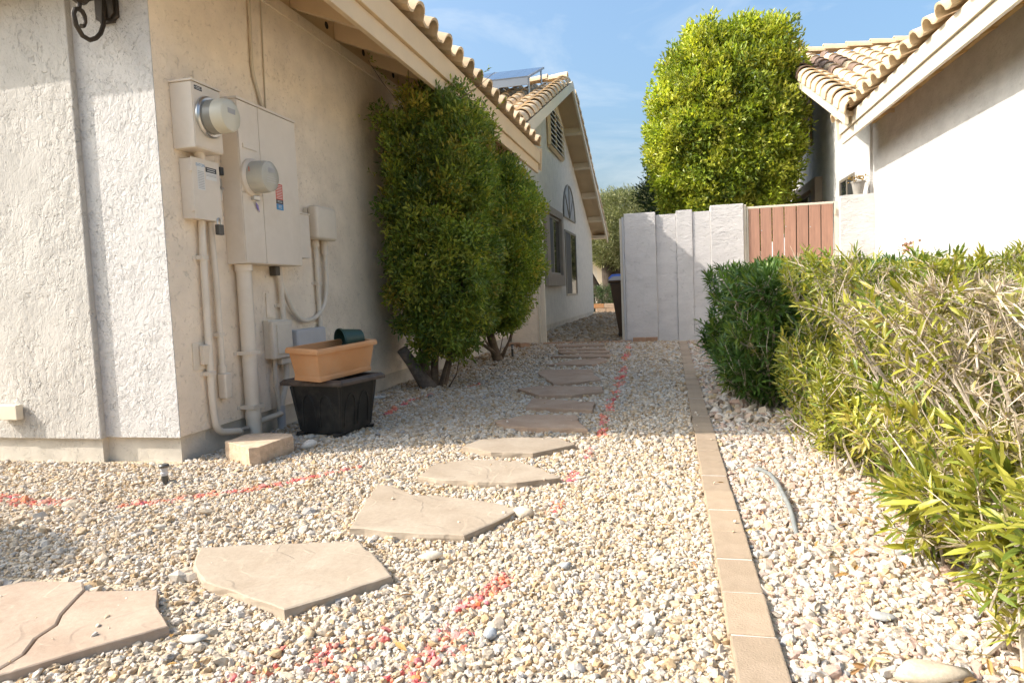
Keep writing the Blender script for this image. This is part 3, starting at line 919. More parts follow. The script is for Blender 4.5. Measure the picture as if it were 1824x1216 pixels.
# ------------------------------------------------------------------ flagstones
FLAGS = [
 ([(-1.803, 1.532), (-1.622, 1.547), (-1.557, 1.497), (-1.360, 1.527), (-1.289, 1.439), (-1.182, 1.352), (-1.289, 1.246), (-1.396, 1.127), (-1.468, 1.071), (-1.62, 1.05), (-1.90, 1.25), (-1.95, 1.42)], FLAG_PINK,
  "big cracked pinkish flagstone strewn with pebbles, nearest the round shadow"),
 ([(-1.471, 1.843), (-1.219, 1.897), (-0.974, 1.949), (-0.791, 1.747), (-0.754, 1.701), (-0.836, 1.593), (-0.949, 1.470), (-1.128, 1.543), (-1.278, 1.600), (-1.394, 1.705)], FLAG_BEIGE,
  "smooth beige flagstone with a blunt point toward the camera, right of the cracked one"),
 ([(-1.190, 2.562), (-1.132, 2.566), (-0.978, 2.438), (-0.887, 2.445), (-0.655, 2.380), (-0.531, 2.325), (-0.584, 2.151), (-0.649, 2.026), (-0.854, 2.029), (-1.060, 2.050), (-1.135, 2.323)], FLAG_BEIGE,
  "broad beige flagstone with a thin surface crack and a pale rock at its right corner"),
 ([(-1.064, 2.701), (-1.062, 2.936), (-0.924, 3.008), (-0.692, 2.999), (-0.565, 2.866), (-0.445, 2.712), (-0.609, 2.624), (-0.776, 2.627), (-0.965, 2.656)], FLAG_BEIGE,
  "rounded beige flagstone fully in sun, just in front of the half shaded one"),
 ([(-1.023, 3.223), (-0.989, 3.380), (-0.80, 3.45), (-0.571, 3.449), (-0.465, 3.310), (-0.643, 3.111), (-0.846, 3.112)], FLAG_BEIGE,
  "flagstone cut by the edge of the house shadow, half sunlit"),
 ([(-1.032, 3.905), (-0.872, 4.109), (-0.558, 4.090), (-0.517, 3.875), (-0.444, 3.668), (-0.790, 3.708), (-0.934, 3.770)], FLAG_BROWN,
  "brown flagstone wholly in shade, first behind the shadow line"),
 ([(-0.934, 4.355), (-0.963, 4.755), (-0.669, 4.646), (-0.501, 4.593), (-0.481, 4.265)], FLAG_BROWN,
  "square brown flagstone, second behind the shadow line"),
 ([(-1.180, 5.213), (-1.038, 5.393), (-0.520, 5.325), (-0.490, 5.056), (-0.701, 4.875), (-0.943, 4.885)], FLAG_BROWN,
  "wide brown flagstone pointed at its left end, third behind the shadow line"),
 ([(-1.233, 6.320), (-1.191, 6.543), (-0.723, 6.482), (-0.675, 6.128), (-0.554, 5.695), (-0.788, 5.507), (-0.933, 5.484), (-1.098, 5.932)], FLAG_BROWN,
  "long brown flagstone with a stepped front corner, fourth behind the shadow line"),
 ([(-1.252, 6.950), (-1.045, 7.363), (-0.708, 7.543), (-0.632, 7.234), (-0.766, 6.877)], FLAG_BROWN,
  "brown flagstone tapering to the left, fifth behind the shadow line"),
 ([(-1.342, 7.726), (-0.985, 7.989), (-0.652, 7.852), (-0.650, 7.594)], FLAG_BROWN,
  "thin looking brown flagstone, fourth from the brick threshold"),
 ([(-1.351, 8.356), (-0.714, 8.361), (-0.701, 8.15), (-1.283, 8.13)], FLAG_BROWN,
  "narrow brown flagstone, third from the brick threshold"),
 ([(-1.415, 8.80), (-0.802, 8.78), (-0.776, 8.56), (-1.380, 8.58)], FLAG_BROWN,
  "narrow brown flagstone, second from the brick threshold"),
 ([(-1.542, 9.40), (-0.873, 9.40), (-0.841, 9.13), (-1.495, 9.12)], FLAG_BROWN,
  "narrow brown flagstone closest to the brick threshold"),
]


def rough_outline(poly, step, amp, rnd):
    res = []
    n = len(poly)
    for i in range(n):
        a = Vector(poly[i]); b = Vector(poly[(i + 1) % n])
        d = (b - a).length; m = max(1, int(d / step))
        nv = Vector((-(b - a).y, (b - a).x)).normalized()
        for k in range(m):
            t = k / m
            p = a.lerp(b, t)
            if True: p = p + nv * rnd.uniform(-amp, amp) * (1.0 if k else 0.4)
            res.append(p)
    return res


def flag_mesh(poly, z0, z1, rnd, tilt=(0, 0), amp=0.006):
    o = rough_outline(poly, 0.045, amp, rnd)
    c = sum(o, Vector((0, 0))) / len(o)
    n = len(o)
    v, f = [], []
    zt = lambda p: z1 + (p.x - c.x) * tilt[0] + (p.y - c.y) * tilt[1]
    rings = [(1.0, None, 0.000), (1.008, 0.45, 0.0), (0.995, 0.8, 0.0), (0.985, 1.0, 0.0)]
    rows = []
    # bottom, mid (jagged ledge), upper lip, top edge, inner top
    for (kind) in range(5):
        row = []
        for i, p in enumerate(o):
            q = p - c
            if kind == 0: s, z = 0.97, z0
            elif kind == 1: s, z = 1.0 + rnd.uniform(-.012, .010), z0 + (zt(p) - z0) * 0.35
            elif kind == 2: s, z = 0.995 + rnd.uniform(-.010, .010), z0 + (zt(p) - z0) * (0.72 + rnd.uniform(-.05, .05))
            elif kind == 3: s, z = 0.990 + rnd.uniform(-.005, .004), zt(p) - 0.0025
            else: s, z = 0.968, zt(p)
            row.append((c.x + q.x * s, c.y + q.y * s, z))
        rows.append(row); v += row
    for r in range(4):
        for i in range(n):
            j = (i + 1) % n
            f.append((r * n + i, r * n + j, (r + 1) * n + j, (r + 1) * n + i))
    f.append(tuple(4 * n + i for i in range(n)))
    f.append(tuple(range(n - 1, -1, -1)))
    return v, f


def flag_object(name, v, f, mat, label, loc, group=None, parent=None):
    mb = MB(); mb.add(v, f)
    me = mb.mesh(name, Matrix.Translation(loc)); me.materials.append(mat)
    o = link(name, me, parent); o.location = loc
    return o


rf = random.Random(3)


def area_sign(p): return sum(p[i][0] * p[(i + 1) % len(p)][1] - p[(i + 1) % len(p)][0] * p[i][1] for i in range(len(p)))


for i, (poly, mat, lab) in enumerate(FLAGS):
    if area_sign(poly) < 0: poly = poly[::-1]
    c = (sum(p[0] for p in poly) / len(poly), sum(p[1] for p in poly) / len(poly))
    if i == 0:
        # split along its crack: two pieces that lie together
        root = thing("flagstone", lab, "flagstone", (c[0], c[1], 0), 0, "stepping flagstones")
        crack = [(-1.573, 1.503), (-1.545, 1.44), (-1.512, 1.370), (-1.475, 1.32), (-1.468, 1.255), (-1.43, 1.19), (-1.428, 1.10)]
        A = [(-1.803, 1.532), (-1.622, 1.547)] + crack + [(-1.468, 1.071), (-1.62, 1.05), (-1.90, 1.25), (-1.95, 1.42)]
        B = [(-1.557, 1.497), (-1.360, 1.527), (-1.289, 1.439), (-1.182, 1.352), (-1.289, 1.246), (-1.396, 1.127)] + [(x + 0.002, y + 0.0005) for (x, y) in crack[::-1]]
        for q, pc in enumerate((A, B)):
            if area_sign(pc) < 0: pc = pc[::-1]
            v, f = flag_mesh(pc, -0.03, 0.017 + 0.002 * q, rf, (0.01, 0.02), 0.0012)
            MB().add(v, f).build("slab", mat, root)
        continue
    z1 = 0.018 if i < 4 else 0.024
    if i > 9: z1 = 0.032
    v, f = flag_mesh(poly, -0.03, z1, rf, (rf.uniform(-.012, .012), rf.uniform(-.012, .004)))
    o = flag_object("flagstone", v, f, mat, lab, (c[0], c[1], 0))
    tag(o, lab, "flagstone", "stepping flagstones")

# ------------------------------------------------------------------ electrical gear on the side wall


def wall_thing(name, label, cat, Y, z, group=None):
    return thing(name, label, cat, tuple(L(0.0, Y, z)), -WS, group)


def lines(mb, Y0, Y1, z_list, a, h, F=L):
    for z in z_list:
        mb.box(a, a + .0004, Y0, Y1, z - h / 2, z + h / 2, F)


# upper meter box
t = wall_thing("meter_box", "upper grey electric meter box with a silver ringed meter, nearest the house corner", "meter box", 3.14, 1.57, "electric boxes on the side wall")
MB().box(0.001, 0.128, 3.030, 3.248, 1.568, 1.892, L).build("cabinet", BOX_PAINT, t, bevel=0.006)
MB().box(0.001, 0.136, 3.024, 3.254, 1.893, 1.903, L).build("top_flange", BOX_PAINT, t, bevel=0.002)
MB().box(0.129, 0.132, 3.034, 3.244, 1.575, 1.888, L).build("cover", BOX_PAINT, t, bevel=0.0012)
mp = MB().lathe(L(0.131, 3.142, 1.735), out, [(0, .104), (.012, .104), (.016, .098), (.022, .096)], 36).build("meter_ring", STEEL, t, smooth=True)
m_ = MB().lathe(L(0.150, 3.142, 1.735), out, [(0, .086), (.05, .085)], 36).build("meter", METER_GREY, t, smooth=True)
MB().lathe(L(0.2005, 3.142, 1.735), out, [(0, .0855), (.048, .084), (.062, .078), (.066, .068)], 36).build("meter_cap", METER_CREAM, m_, smooth=True)
MB().box(0.2675, 0.268, 3.112, 3.172, 1.742, 1.768, L).build("display", GREY_INK, m_)
mb = MB()
for k in range(5): mb.box(0.206, 0.21, 3.055, 3.0575, 1.70 + k * .012, 1.706 + k * .012, L)
lab_ = MB().box(0.1322, 0.1326, 3.046, 3.104, 1.855, 1.876, L).build("label", INK, t)
mb = MB(); lines(mb, 3.058, 3.092, (1.869, 1.862), .1327, .0025); mb.box(.1327, .1331, 3.049, 3.053, 1.863, 1.867, L); mb.box(.1327, .1331, 3.097, 3.101, 1.863, 1.867, L); mb.build("lettering", PAPER, lab_)

# disconnect box under it
t = wall_thing("disconnect_box", "grey disconnect switch box with printed labels below the upper meter box", "switch box", 3.16, 1.225, "electric boxes on the side wall")
MB().box(0.001, 0.070, 3.062, 3.268, 1.224, 1.528, L).build("cabinet", BOX_PAINT, t, bevel=0.004)
MB().box(0.071, 0.078, 3.058, 3.272, 1.222, 1.532, L).build("door", BOX_PAINT, t, bevel=0.002)
for z in (1.275, 1.475):
    MB().box(0.060, 0.082, 3.050, 3.064, z - .016, z + .016, L).build("hinge", BOX_PAINT, t, bevel=0.002)
lab_ = MB().box(0.0782, 0.0786, 3.094, 3.150, 1.372, 1.510, L).build("label", PAPER, t)
mb = MB(); lines(mb, 3.099, 3.145, [1.372 + k * .0085 for k in range(1, 12)], .0787, .0028); mb.build("print", GREY_INK, lab_)
lab2 = MB().box(0.0782, 0.0786, 3.160, 3.246, 1.432, 1.496, L).build("label", PAPER, t)
mb = MB(); mb.box(.0787, .0790, 3.160, 3.246, 1.470, 1.496, L); mb.build("band", INK, lab2)
mb = MB(); lines(mb, 3.172, 3.234, (1.488, 1.478), .0791, .003); mb.build("print", PAPER, lab2)
mb = MB(); lines(mb, 3.164, 3.243, (1.459, 1.452), .0787, .002); mb.build("print", GREY_INK, lab2)
fc = bpy.data.curves.new("lettering", 'FONT'); fc.body = "EATON"; fc.size = 0.021; fc.align_x = 'CENTER'; fc.extrude = 0.0002
fc.materials.append(BLUE_INK)
f0 = bpy.data.objects.new("lettering_source", fc)
COL.objects.link(f0)
bpy.context.view_layer.update()
fme = bpy.data.meshes.new_from_object(f0)
bpy.data.objects.remove(f0)
fo = link("lettering", fme, lab_)
Mt = Matrix(((0, 0, 1), (1, 0, 0), (0, 1, 0))).to_4x4(); Mt.translation = L(0.0792, 3.122, 1.491)
fo.matrix_local = root_matrix(t).inverted() @ Mt
# handle on its right side
MB().tube([L(.045, 3.272, 1.43), L(.045, 3.292, 1.42), L(.075, 3.300, 1.40)], .007, 8).build("handle", STEEL, t)
MB().box(0.055, 0.085, 3.274, 3.302, 1.472, 1.515, L).build("handle_grip", BLACK_PLASTIC, t, bevel=0.003)
MB().prism([L(.06, 3.278, 1.34), L(.06, 3.300, 1.34), L(.06, 3.312, 1.40), L(.06, 3.306, 1.455), L(.06, 3.278, 1.465)], (0.004, 0, 0)).build("handle_plate", STEEL, t)
MB().tube([L(.05, 3.16, 1.528), L(.05, 3.16, 1.57)], .028, 14).build("nipple", BOX_PAINT, t)

t = wall_thing("padlock", "weathered bronze padlock hanging from the corner of the disconnect box", "padlock", 3.245, 1.16)
MB().box(0.070, 0.095, 3.214, 3.258, 1.150, 1.205, L).build("body", DARK_STEEL, t, bevel=0.005)
MB().tube([L(.082, 3.222, 1.203)] + [L(.082, 3.236 - .014 * math.cos(k * math.pi / 8), 1.222 + .016 * math.sin(k * math.pi / 8)) for k in range(9)] + [L(.082, 3.250, 1.203)], .0038, 8).build("shackle", STEEL, t, smooth=True)

# main service panel
t = wall_thing("service_panel", "tall grey main electric panel with a round glass meter and red label", "electric panel", 3.68, 1.0, "electric boxes on the side wall")
PD = 0.118
MB().box(0.001, PD, 3.395, 3.985, 1.004, 1.900, L).build("cabinet", BOX_PAINT, t, bevel=0.004)
MB().box(0.001, PD + .012, 3.389, 3.991, 1.901, 1.914, L).build("top_flange", BOX_PAINT, t, bevel=0.002)
MB().box(PD + .001, PD + .006, 3.398, 3.588, 1.40, 1.897, L).build("cover", BOX_PAINT, t, bevel=0.0015)
MB().box(PD + .001, PD + .006, 3.398, 3.588, 1.008, 1.395, L).build("cover", BOX_PAINT, t, bevel=0.0015)
MB().box(PD + .001, PD + .006, 3.593, 3.982, 1.008, 1.897, L).build("cover", BOX_PAINT, t, bevel=0.0015)
MB().box(PD + .0065, PD + .012, 3.425, 3.555, 1.642, 1.668, L).build("handle", BOX_PAINT, t, bevel=0.0025)
CMY, CMZ = 3.492, 1.485
MB().lathe(L(PD + .006, CMY, CMZ), out, [(0, .106), (.014, .106), (.020, .100), (.026, .094)], 36).build("meter_ring", BOX_PAINT, t, smooth=True)
m_ = MB().lathe(L(PD + .028, CMY, CMZ), out, [(0, .080), (.02, .080), (.05, .078), (.075, .076)], 32).build("meter", METER_CREAM, t, smooth=True)
MB().lathe(L(PD + .0265, CMY, CMZ), out, [(0, .0905), (.075, .088), (.098, .083), (.108, .070)], 36).build("meter_glass", METER_GLASS, m_, smooth=True)
MB().box(PD + .1348, PD + .1356, CMY - .034, CMY + .030, CMZ + .020, CMZ + .046, L).build("display", GREY_INK, m_)
mb = MB(); lines(mb, CMY - .05, CMY + .04, (CMZ - .008, CMZ - .020, CMZ - .034), PD + .1348, .004); mb.build("print", GREY_INK, m_)
MB().box(PD + .05, PD + .055, CMY - .0895, CMY - .0885, CMZ + .02, CMZ + .045, L).build("tag", RED_INK, m_)
mb = MB(); mb.box(PD + .006, PD + .030, CMY - .020, CMY + .036, CMZ - .124, CMZ - .100, L); mb.build("latch", STEEL, t, bevel=0.003)
MB().hexa([L(PD + .012, 3.515, 1.318), L(PD + .014, 3.515, 1.318), L(PD + .014, 3.537, 1.300), L(PD + .012, 3.537, 1.300),
           L(PD + .012, 3.505, 1.352), L(PD + .014, 3.505, 1.352), L(PD + .014, 3.530, 1.336), L(PD + .012, 3.530, 1.336)]).build("seal_tag", PURPLE, t)
st = MB().box(PD + .0062, PD + .0066, 3.725, 3.800, 1.335, 1.490, L).build("label", RED_INK, t)
mb = MB(); mb.box(PD + .0067, PD + .007, 3.725, 3.800, 1.372, 1.396, L); mb.build("band", INK, st)
mb = MB(); mb.box(PD + .0067, PD + .007, 3.725, 3.800, 1.335, 1.371, L); mb.build("band", BLUE_INK, st)
mb = MB(); lines(mb, 3.732, 3.793, [1.404 + k * .0095 for k in range(9)], PD + .0067, .003); lines(mb, 3.738, 3.788, (1.389, 1.381), PD + .0071, .0025); lines(mb, 3.745, 3.782, (1.361, 1.354, 1.346), PD + .0071, .0025); mb.build("print", PAPER, st)

# small gutter box and rounded phone box to its right
t = wall_thing("junction_box", "small flat grey box butted against the right side of the main panel", "electric box", 4.07, 1.06, "electric boxes on the side wall")
MB().box(0.001, 0.085, 3.996, 4.165, 1.062, 1.345, L).build("cabinet", BOX_PAINT, t, bevel=0.003)
MB().box(0.001, 0.091, 3.994, 4.168, 1.346, 1.356, L).build("lid", BOX_PAINT, t, bevel=0.002)
t = wall_thing("phone_box", "rounded cream telephone box on the wall right of the electric panel", "phone box", 4.38, 1.2, "electric boxes on the side wall")
MB().box(0.001, 0.03, 4.235, 4.50, 1.215, 1.41, L).build("back_plate", PIPE_PAINT, t, bevel=0.006)
MB().box(0.031, 0.105, 4.235, 4.515, 1.195, 1.425, L).build("cover", PIPE_PAINT, t, bevel=0.028, smooth=True, seg=4)

# lower boxes
t = wall_thing("cable_box", "upright cream cable box low on the wall behind the planters", "cable box", 3.78, 0.42, "electric boxes on the side wall")
MB().box(0.001, 0.04, 3.690, 3.905, 0.44, 0.675, L).build("back_plate", PIPE_PAINT, t, bevel=0.005)
MB().box(0.041, 0.075, 3.682, 3.895, 0.435, 0.668, L).build("cover", PIPE_PAINT, t, bevel=0.012, seg=3)
MB().box(0.076, 0.084, 3.715, 3.865, 0.465, 0.645, L).build("raised_panel", PIPE_PAINT, t, bevel=0.006)
MB().box(0.02, 0.06, 3.78, 3.90, 0.395, 0.434, L).build("foot", PIPE_PAINT, t, bevel=0.006)
t = wall_thing("cable_box", "smaller pale cable box half hidden behind the orange planter", "cable box", 4.15, 0.45, "electric boxes on the side wall")
MB().box(0.001, 0.07, 3.96, 4.33, 0.40, 0.60, L).build("cover", FRAME_GREY, t, bevel=0.018, seg=3)
t = wall_thing("outlet_cover", "small square outlet with its flap hanging open low near the house corner", "outlet", 3.1, 0.45)
MB().box(0.001, 0.008, 3.055, 3.165, 0.445, 0.588, L).build("plate", PIPE_PAINT, t, bevel=0.002)
MB().hexa([L(.009, 3.100, .475), L(.030, 3.096, .470), L(.034, 3.165, .470), L(.010, 3.165, .475), L(.009, 3.100, .575), L(.042, 3.090, .572), L(.046, 3.160, .572), L(.010, 3.165, .575)]).build("flap", PIPE_PAINT, t, bevel=0.004)
t = wall_thing("blank_plate", "blank painted cover plate above the cable box", "cover plate", 3.79, 0.72)
MB().box(0.001, 0.007, 3.735, 3.815, 0.69, 0.84, L).build("plate", STUCCO_SIDE, t)


def pipe(label, pts, r, straps=(), cat="conduit", mat=None, sm=True, extra=None, name="conduit"):
    mid = pts[len(pts) // 2]
    t = thing(name, label, cat, tuple(L(0, mid[1], 0)), -WS, "conduits on the side wall")
    # round the corners
    P = [Vector(p) for p in pts]
    res = [P[0]]
    for i in range(1, len(P) - 1):
        a, b, c = P[i - 1], P[i], P[i + 1]
        d1 = min(0.06, (a - b).length * .45); d2 = min(0.06, (c - b).length * .45)
        p0 = b + (a - b).normalized() * d1; p1 = b + (c - b).normalized() * d2
        for k in range(6):
            s = k / 5
            res.append((1 - s) ** 2 * p0 + 2 * s * (1 - s) * b + s * s * p1)
    res.append(P[-1])
    MB().tube([L(*p) for p in res], r, 14).build("pipe", mat or PIPE_PAINT, t, smooth=True)
    for (Y, z) in straps:
        MB().box(0.0005, r * 2 + .010, Y - r - .006, Y + r + .006, z - .011, z + .011, L).box(0.0005, .005, Y - r - .030, Y + r + .03, z - .010, z + .010, L).build("strap", PIPE_PAINT, t, bevel=0.002)
    return t


p = pipe("long bent conduit from the disconnect box curving into the foundation near the corner", [(.028, 3.168, 1.222), (.028, 3.160, 1.05), (.028, 3.148, .28), (.03, 3.165, .10), (.045, 3.38, .065)], .0185, ((3.155, 1.03), (3.148, .42)))
MB().tube([L(.043, 3.34, .067), L(.046, 3.40, .065)], .026, 12).build("coupling", STEEL, p)
p = pipe("short conduit ending in a bulky elbow fitting beside the thick riser", [(.028, 3.236, 1.222), (.028, 3.250, .9), (.028, 3.250, .42)], .0165, ((3.250, .62),))
MB().box(0.008, 0.060, 3.226, 3.282, 0.27, 0.41, L).build("fitting", PIPE_PAINT, p, bevel=0.012, seg=3)
MB().tube([L(.028, 3.25, .41), L(.028, 3.25, .45)], .023, 12).build("collar", PIPE_PAINT, p)
p = pipe("thick riser conduit from the main panel down to the concrete block", [(.052, 3.465, 1.003), (.052, 3.464, .5), (.052, 3.462, -.03)], .042, ((3.463, .50), (3.463, .19)))
MB().tube([L(.052, 3.466, .965), L(.052, 3.466, 1.0025)], .050, 16).build("collar", PIPE_PAINT, p, smooth=True)
MB().tube([L(.052, 3.462, .12), L(.052, 3.462, .16)], .045, 16).build("collar", PIPE_PAINT, p, smooth=True)
p = pipe("grey conduit from the main panel down past the cable box into the gravel", [(.030, 3.860, 1.0), (.030, 3.872, .7), (.030, 3.872, .30), (.030, 3.79, .15), (.030, 3.780, -.03)], .0175, ((3.872, .76),))
MB().tube([L(.030, 3.78, -.03), L(.030, 3.782, .14)], .026, 14).build("sleeve", FRAME_GREY, p, smooth=True)
p = pipe("thin conduit from under the cable box joining the sleeve in the gravel", [(.026, 3.755, .44), (.026, 3.745, .28), (.030, 3.768, .12)], .014)
p = pipe("horizontal conduit stub behind the thick riser just above the gravel", [(.036, 3.50, .085), (.036, 3.77, .092)], .0175)
p = pipe("flexible cable looping from the main panel under the phone box", [(.02, 3.815, 1.003), (.03, 3.84, .95), (.03, 3.92, .82), (.03, 4.00, .70), (.03, 4.12, .645), (.03, 4.28, .665), (.03, 4.41, .75), (.03, 4.455, .92), (.03, 4.45, 1.195)], .0145)
MB().tube([L(.03, 4.45, 1.10), L(.03, 4.45, 1.195)], .023, 12).build("collar", PIPE_PAINT, p)
MB().box(0.005, 0.05, 3.79, 3.84, 0.945, 1.003, L).build("clamp", DARK_STEEL, p, bevel=0.006)
p = pipe("straight conduit dropping from the phone box behind the planters", [(.024, 4.335, 1.195), (.024, 4.338, .8), (.024, 4.34, -.02)], .0165, ((4.338, .9),))
MB().tube([L(.024, 4.335, 1.15), L(.024, 4.335, 1.195)], .026, 12).build("collar", PIPE_PAINT, p)
p = pipe("painted cable from the eave kinking down to the main panel top", [(.012, 3.75, 2.70), (.012, 3.745, 2.35), (.012, 3.735, 2.16), (.012, 3.79, 2.03), (.02, 3.83, 1.914)], .0105, (), "cable", CABLE, name="cable")
p = pipe("thin straight cable beside the kinked one from eave to panel", [(.006, 3.885, 2.70), (.006, 3.875, 2.3), (.006, 3.862, 1.914)], .0045, (), "cable", CABLE, name="cable")

# little white box at far left and wall lantern
t = thing("outlet_box", "small white outlet box low on the sunlit front wall", "outlet", tuple(L(-0.95, CY - .04, .26)))
MB().box(-3.46, -3.322, 2.852, 2.893, 0.225, 0.303).build("cover", FRAME_CREAM, t, bevel=0.004)

t = thing("wall_lantern", "black scrolled wall lantern on the front wall near the house corner", "lantern", (-2.625, 2.91, 2.2))
pl = [(-2.690, 2.190), (-2.668, 2.176), (-2.664, 2.165), (-2.588, 2.165), (-2.584, 2.176), (-2.562, 2.190), (-2.562, 2.50), (-2.690, 2.50)]
MB().prism([(x, 2.923, z) for x, z in pl], (0, -0.016, 0)).build("back_plate", BRONZE, t, bevel=0.004)
pl2 = [(-2.626 + (x + 2.626) * .80, 2.33 + (z - 2.33) * .90) for x, z in pl]
MB().prism([(x, 2.9065, z) for x, z in pl2], (0, -0.010, 0)).build("back_plate_step", BRONZE, t, bevel=0.003)
sc = [(2.900, 2.40), (2.900, 2.272), (2.883, 2.147), (2.862, 2.100), (2.832, 2.068), (2.793, 2.046), (2.753, 2.052), (2.722, 2.088), (2.712, 2.136), (2.722, 2.160), (2.744, 2.170), (2.764, 2.165), (2.775, 2.148), (2.776, 2.121), (2.765, 2.100), (2.751, 2.095)]
MB().tube([(-2.625, y, z) for y, z in sc], [.011] * 12 + [.010, .009, .009, .011], 8).build("scroll", BRONZE, t, smooth=True)
MB().tube([(-2.625, 2.745, 2.168), (-2.625, 2.752, 2.20)], .010, 8).build("stem", BRONZE, t)
MB().lathe((-2.625, 2.76, 2.198), (0, 0, 1), [(0, .018), (.012, .034), (.03, .048), (.045, .075), (.06, .080)], 6).build("body", BRONZE, t)
MB().lathe((-2.625, 2.76, 2.26), (0, 0, 1), [(0, .072), (.20, .10)], 6).build("glass", FROST, t)
MB().lathe((-2.625, 2.76, 2.461), (0, 0, 1), [(0, .115), (.08, .06), (.14, .015)], 6).build("cap", BRONZE, t)

# ------------------------------------------------------------------ pots, block, path lights
yaw = -0.20
bx = lambda u, v, z, c=(-1.955, 3.70): Vector((c[0] + u * math.cos(yaw) - v * math.sin(yaw), c[1] + u * math.sin(yaw) + v * math.cos(yaw), z))


def tub(hb, ht, z0, z1, c, F, wall=0.012):
    """open square tub: outer taper, floor, inner faces"""
    (bu, bv), (tu, tv) = hb, ht
    o = [(-1, -1), (1, -1), (1, 1), (-1, 1)]
    v = [F(s * bu, t_ * bv, z0) for s, t_ in o] + [F(s * tu, t_ * tv, z1) for s, t_ in o]
    v += [F(s * (tu - wall), t_ * (tv - wall), z1) for s, t_ in o] + [F(s * (bu - wall), t_ * (bv - wall), z0 + wall) for s, t_ in o]
    f = [(3, 2, 1, 0)]
    for k in range(4):
        j = (k + 1) % 4
        f += [(k, j, 4 + j, 4 + k), (4 + k, 4 + j, 8 + j, 8 + k), (8 + k, 8 + j, 12 + j, 12 + k)]
    f.append((12, 13, 14, 15))
    return v, f


def rim(hu, hv, w_, z0, z1, F, w_in=None):
    v = []
    o = [(-1, -1), (1, -1), (1, 1), (-1, 1)]
    for (du, z) in ((0, z0), (0, z0 + (z1 - z0) * .55), (-w_ * .35, z1), (-w_, z1 - .004), (-w_, z0)):
        v += [F(s * (hu + du), t_ * (hv + du), z) for s, t_ in o]
    f = []
    for r in range(5):
        for k in range(4):
            j = (k + 1) % 4
            a, b = r * 4, ((r + 1) % 5) * 4
            f.append((a + k, a + j, b + j, b + k))
    return v, f


t = thing("square_planter", "black square plastic planter with arched side panels and dusty rim", "planter", (-1.955, 3.70, 0), yaw)
PZ = -0.006
MB().add(*tub((.142, .142), (.176, .172), PZ + .014, 0.315, None, bx)).build("tub", BLACK_PLASTIC, t, bevel=0.008)
MB().add(*rim(.222, .212, .045, 0.297, 0.332, bx)).build("rim", DUSTY_PLASTIC, t, bevel=0.004)
for (s1, s2) in ((-1, -1), (1, -1), (1, 1), (-1, 1)):
    MB().hexa([bx(s1 * .135 - .03, s2 * .135 - .03, 0), bx(s1 * .135 + .03 - .02 * (s1 > 0), s2 * .135 - .03, 0), bx(s1 * .135 + .03 - .02 * (s1 > 0), s2 * .135 + .03, 0), bx(s1 * .135 - .03, s2 * .135 + .03, 0),
               bx(s1 * .13 - .03, s2 * .13 - .03, .02), bx(s1 * .13 + .03, s2 * .13 - .03, .02), bx(s1 * .13 + .03, s2 * .13 + .03, .02), bx(s1 * .13 - .03, s2 * .13 + .03, .02)]).build("foot", BLACK_PLASTIC, t)
# corner pilasters and raised arches on the two visible sides
for (s1, s2) in ((-1, -1), (1, -1), (1, 1), (-1, 1)):
    MB().tube([bx(s1 * .142, s2 * .142, .03), bx(s1 * .172, s2 * .168, .29)], [.008, .012], 8).build("corner_rib", BLACK_PLASTIC, t, smooth=True)
for side in (0, 1):
    for off in (-.062, .062):
        pts = []
        for k in range(9):
            an = math.pi * k / 8
            h = 0.05 + 0.19 * math.sin(an) ** .6
            w_ = off + .050 * math.cos(an)
            d_ = .142 + (.176 - .142) * ((h - .014) / .30) + .002
            d2 = .142 + (.172 - .142) * ((h - .014) / .30) + .002
            pts.append(bx(w_, -d2, h) if side == 0 else bx(d_, w_, h))
        MB().tube(pts, .004, 6).build("arch_moulding", BLACK_PLASTIC, t, smooth=True)
MB().add(*[[bx(-.15, -.145, .20), bx(.15, -.145, .20), bx(.15, .145, .20), bx(-.15, .145, .20)], [(0, 1, 2, 3)]]).build("potting_soil", plain("dry_soil", (0.10, 0.07, 0.045), .95, .4, 30, .01, 60), t)

# orange window-box planter lying askew across the rim
yaw2 = -0.255
pc = Vector((-1.925, 3.655, 0.341))


def px_(u, v, z):
    q = Vector((u, v, z))
    q = Matrix.Rotation(yaw2, 4, 'Z') @ (Matrix.Rotation(0.035, 4, 'X') @ (Matrix.Rotation(0.05, 4, 'Y') @ q))
    return pc + q


t = thing("window_box_planter", "orange plastic window box planter resting tilted on the black square planter", "planter", tuple(pc), yaw2)
MB().add(*tub((.088, .215), (.108, .245), 0.0, 0.175, None, px_, .006)).build("tub", TERRACOTTA, t, bevel=0.004)
MB().add(*rim(.120, .258, .016, 0.158, 0.190, px_)).build("rim", TERRACOTTA, t, bevel=0.003)
MB().add(*rim(.094, .222, .006, 0.0, 0.030, px_)).build("base_band", TERRACOTTA, t, bevel=0.002)

t = thing("nursery_pot", "small dark green nursery pot tipped over inside the orange planter", "pot", (-1.88, 3.84, 0.50))
g_ax = Vector((0.60, 0.78, 0.06)).normalized()
g0 = Vector((-1.945, 3.785, 0.530))
prof = [(0, .078), (.012, .080), (.014, .074), (.14, .056), (.141, .0), (.134, .0), (.133, .050), (.004, .070)]
mb = MB().lathe(g0, g_ax, prof[:5], 28); mb.f = [q for q in mb.f if len(q) < 20]
mb.build("pot", GREEN_PLASTIC, t, smooth=True)
mb = MB().lathe(g0 + g_ax * .004, g_ax, [(0, .072), (.128, .052)], 28); mb.f = [q for q in mb.f if len(q) < 20]
mb.build("inner_face", GREEN_PLASTIC, t, smooth=True)

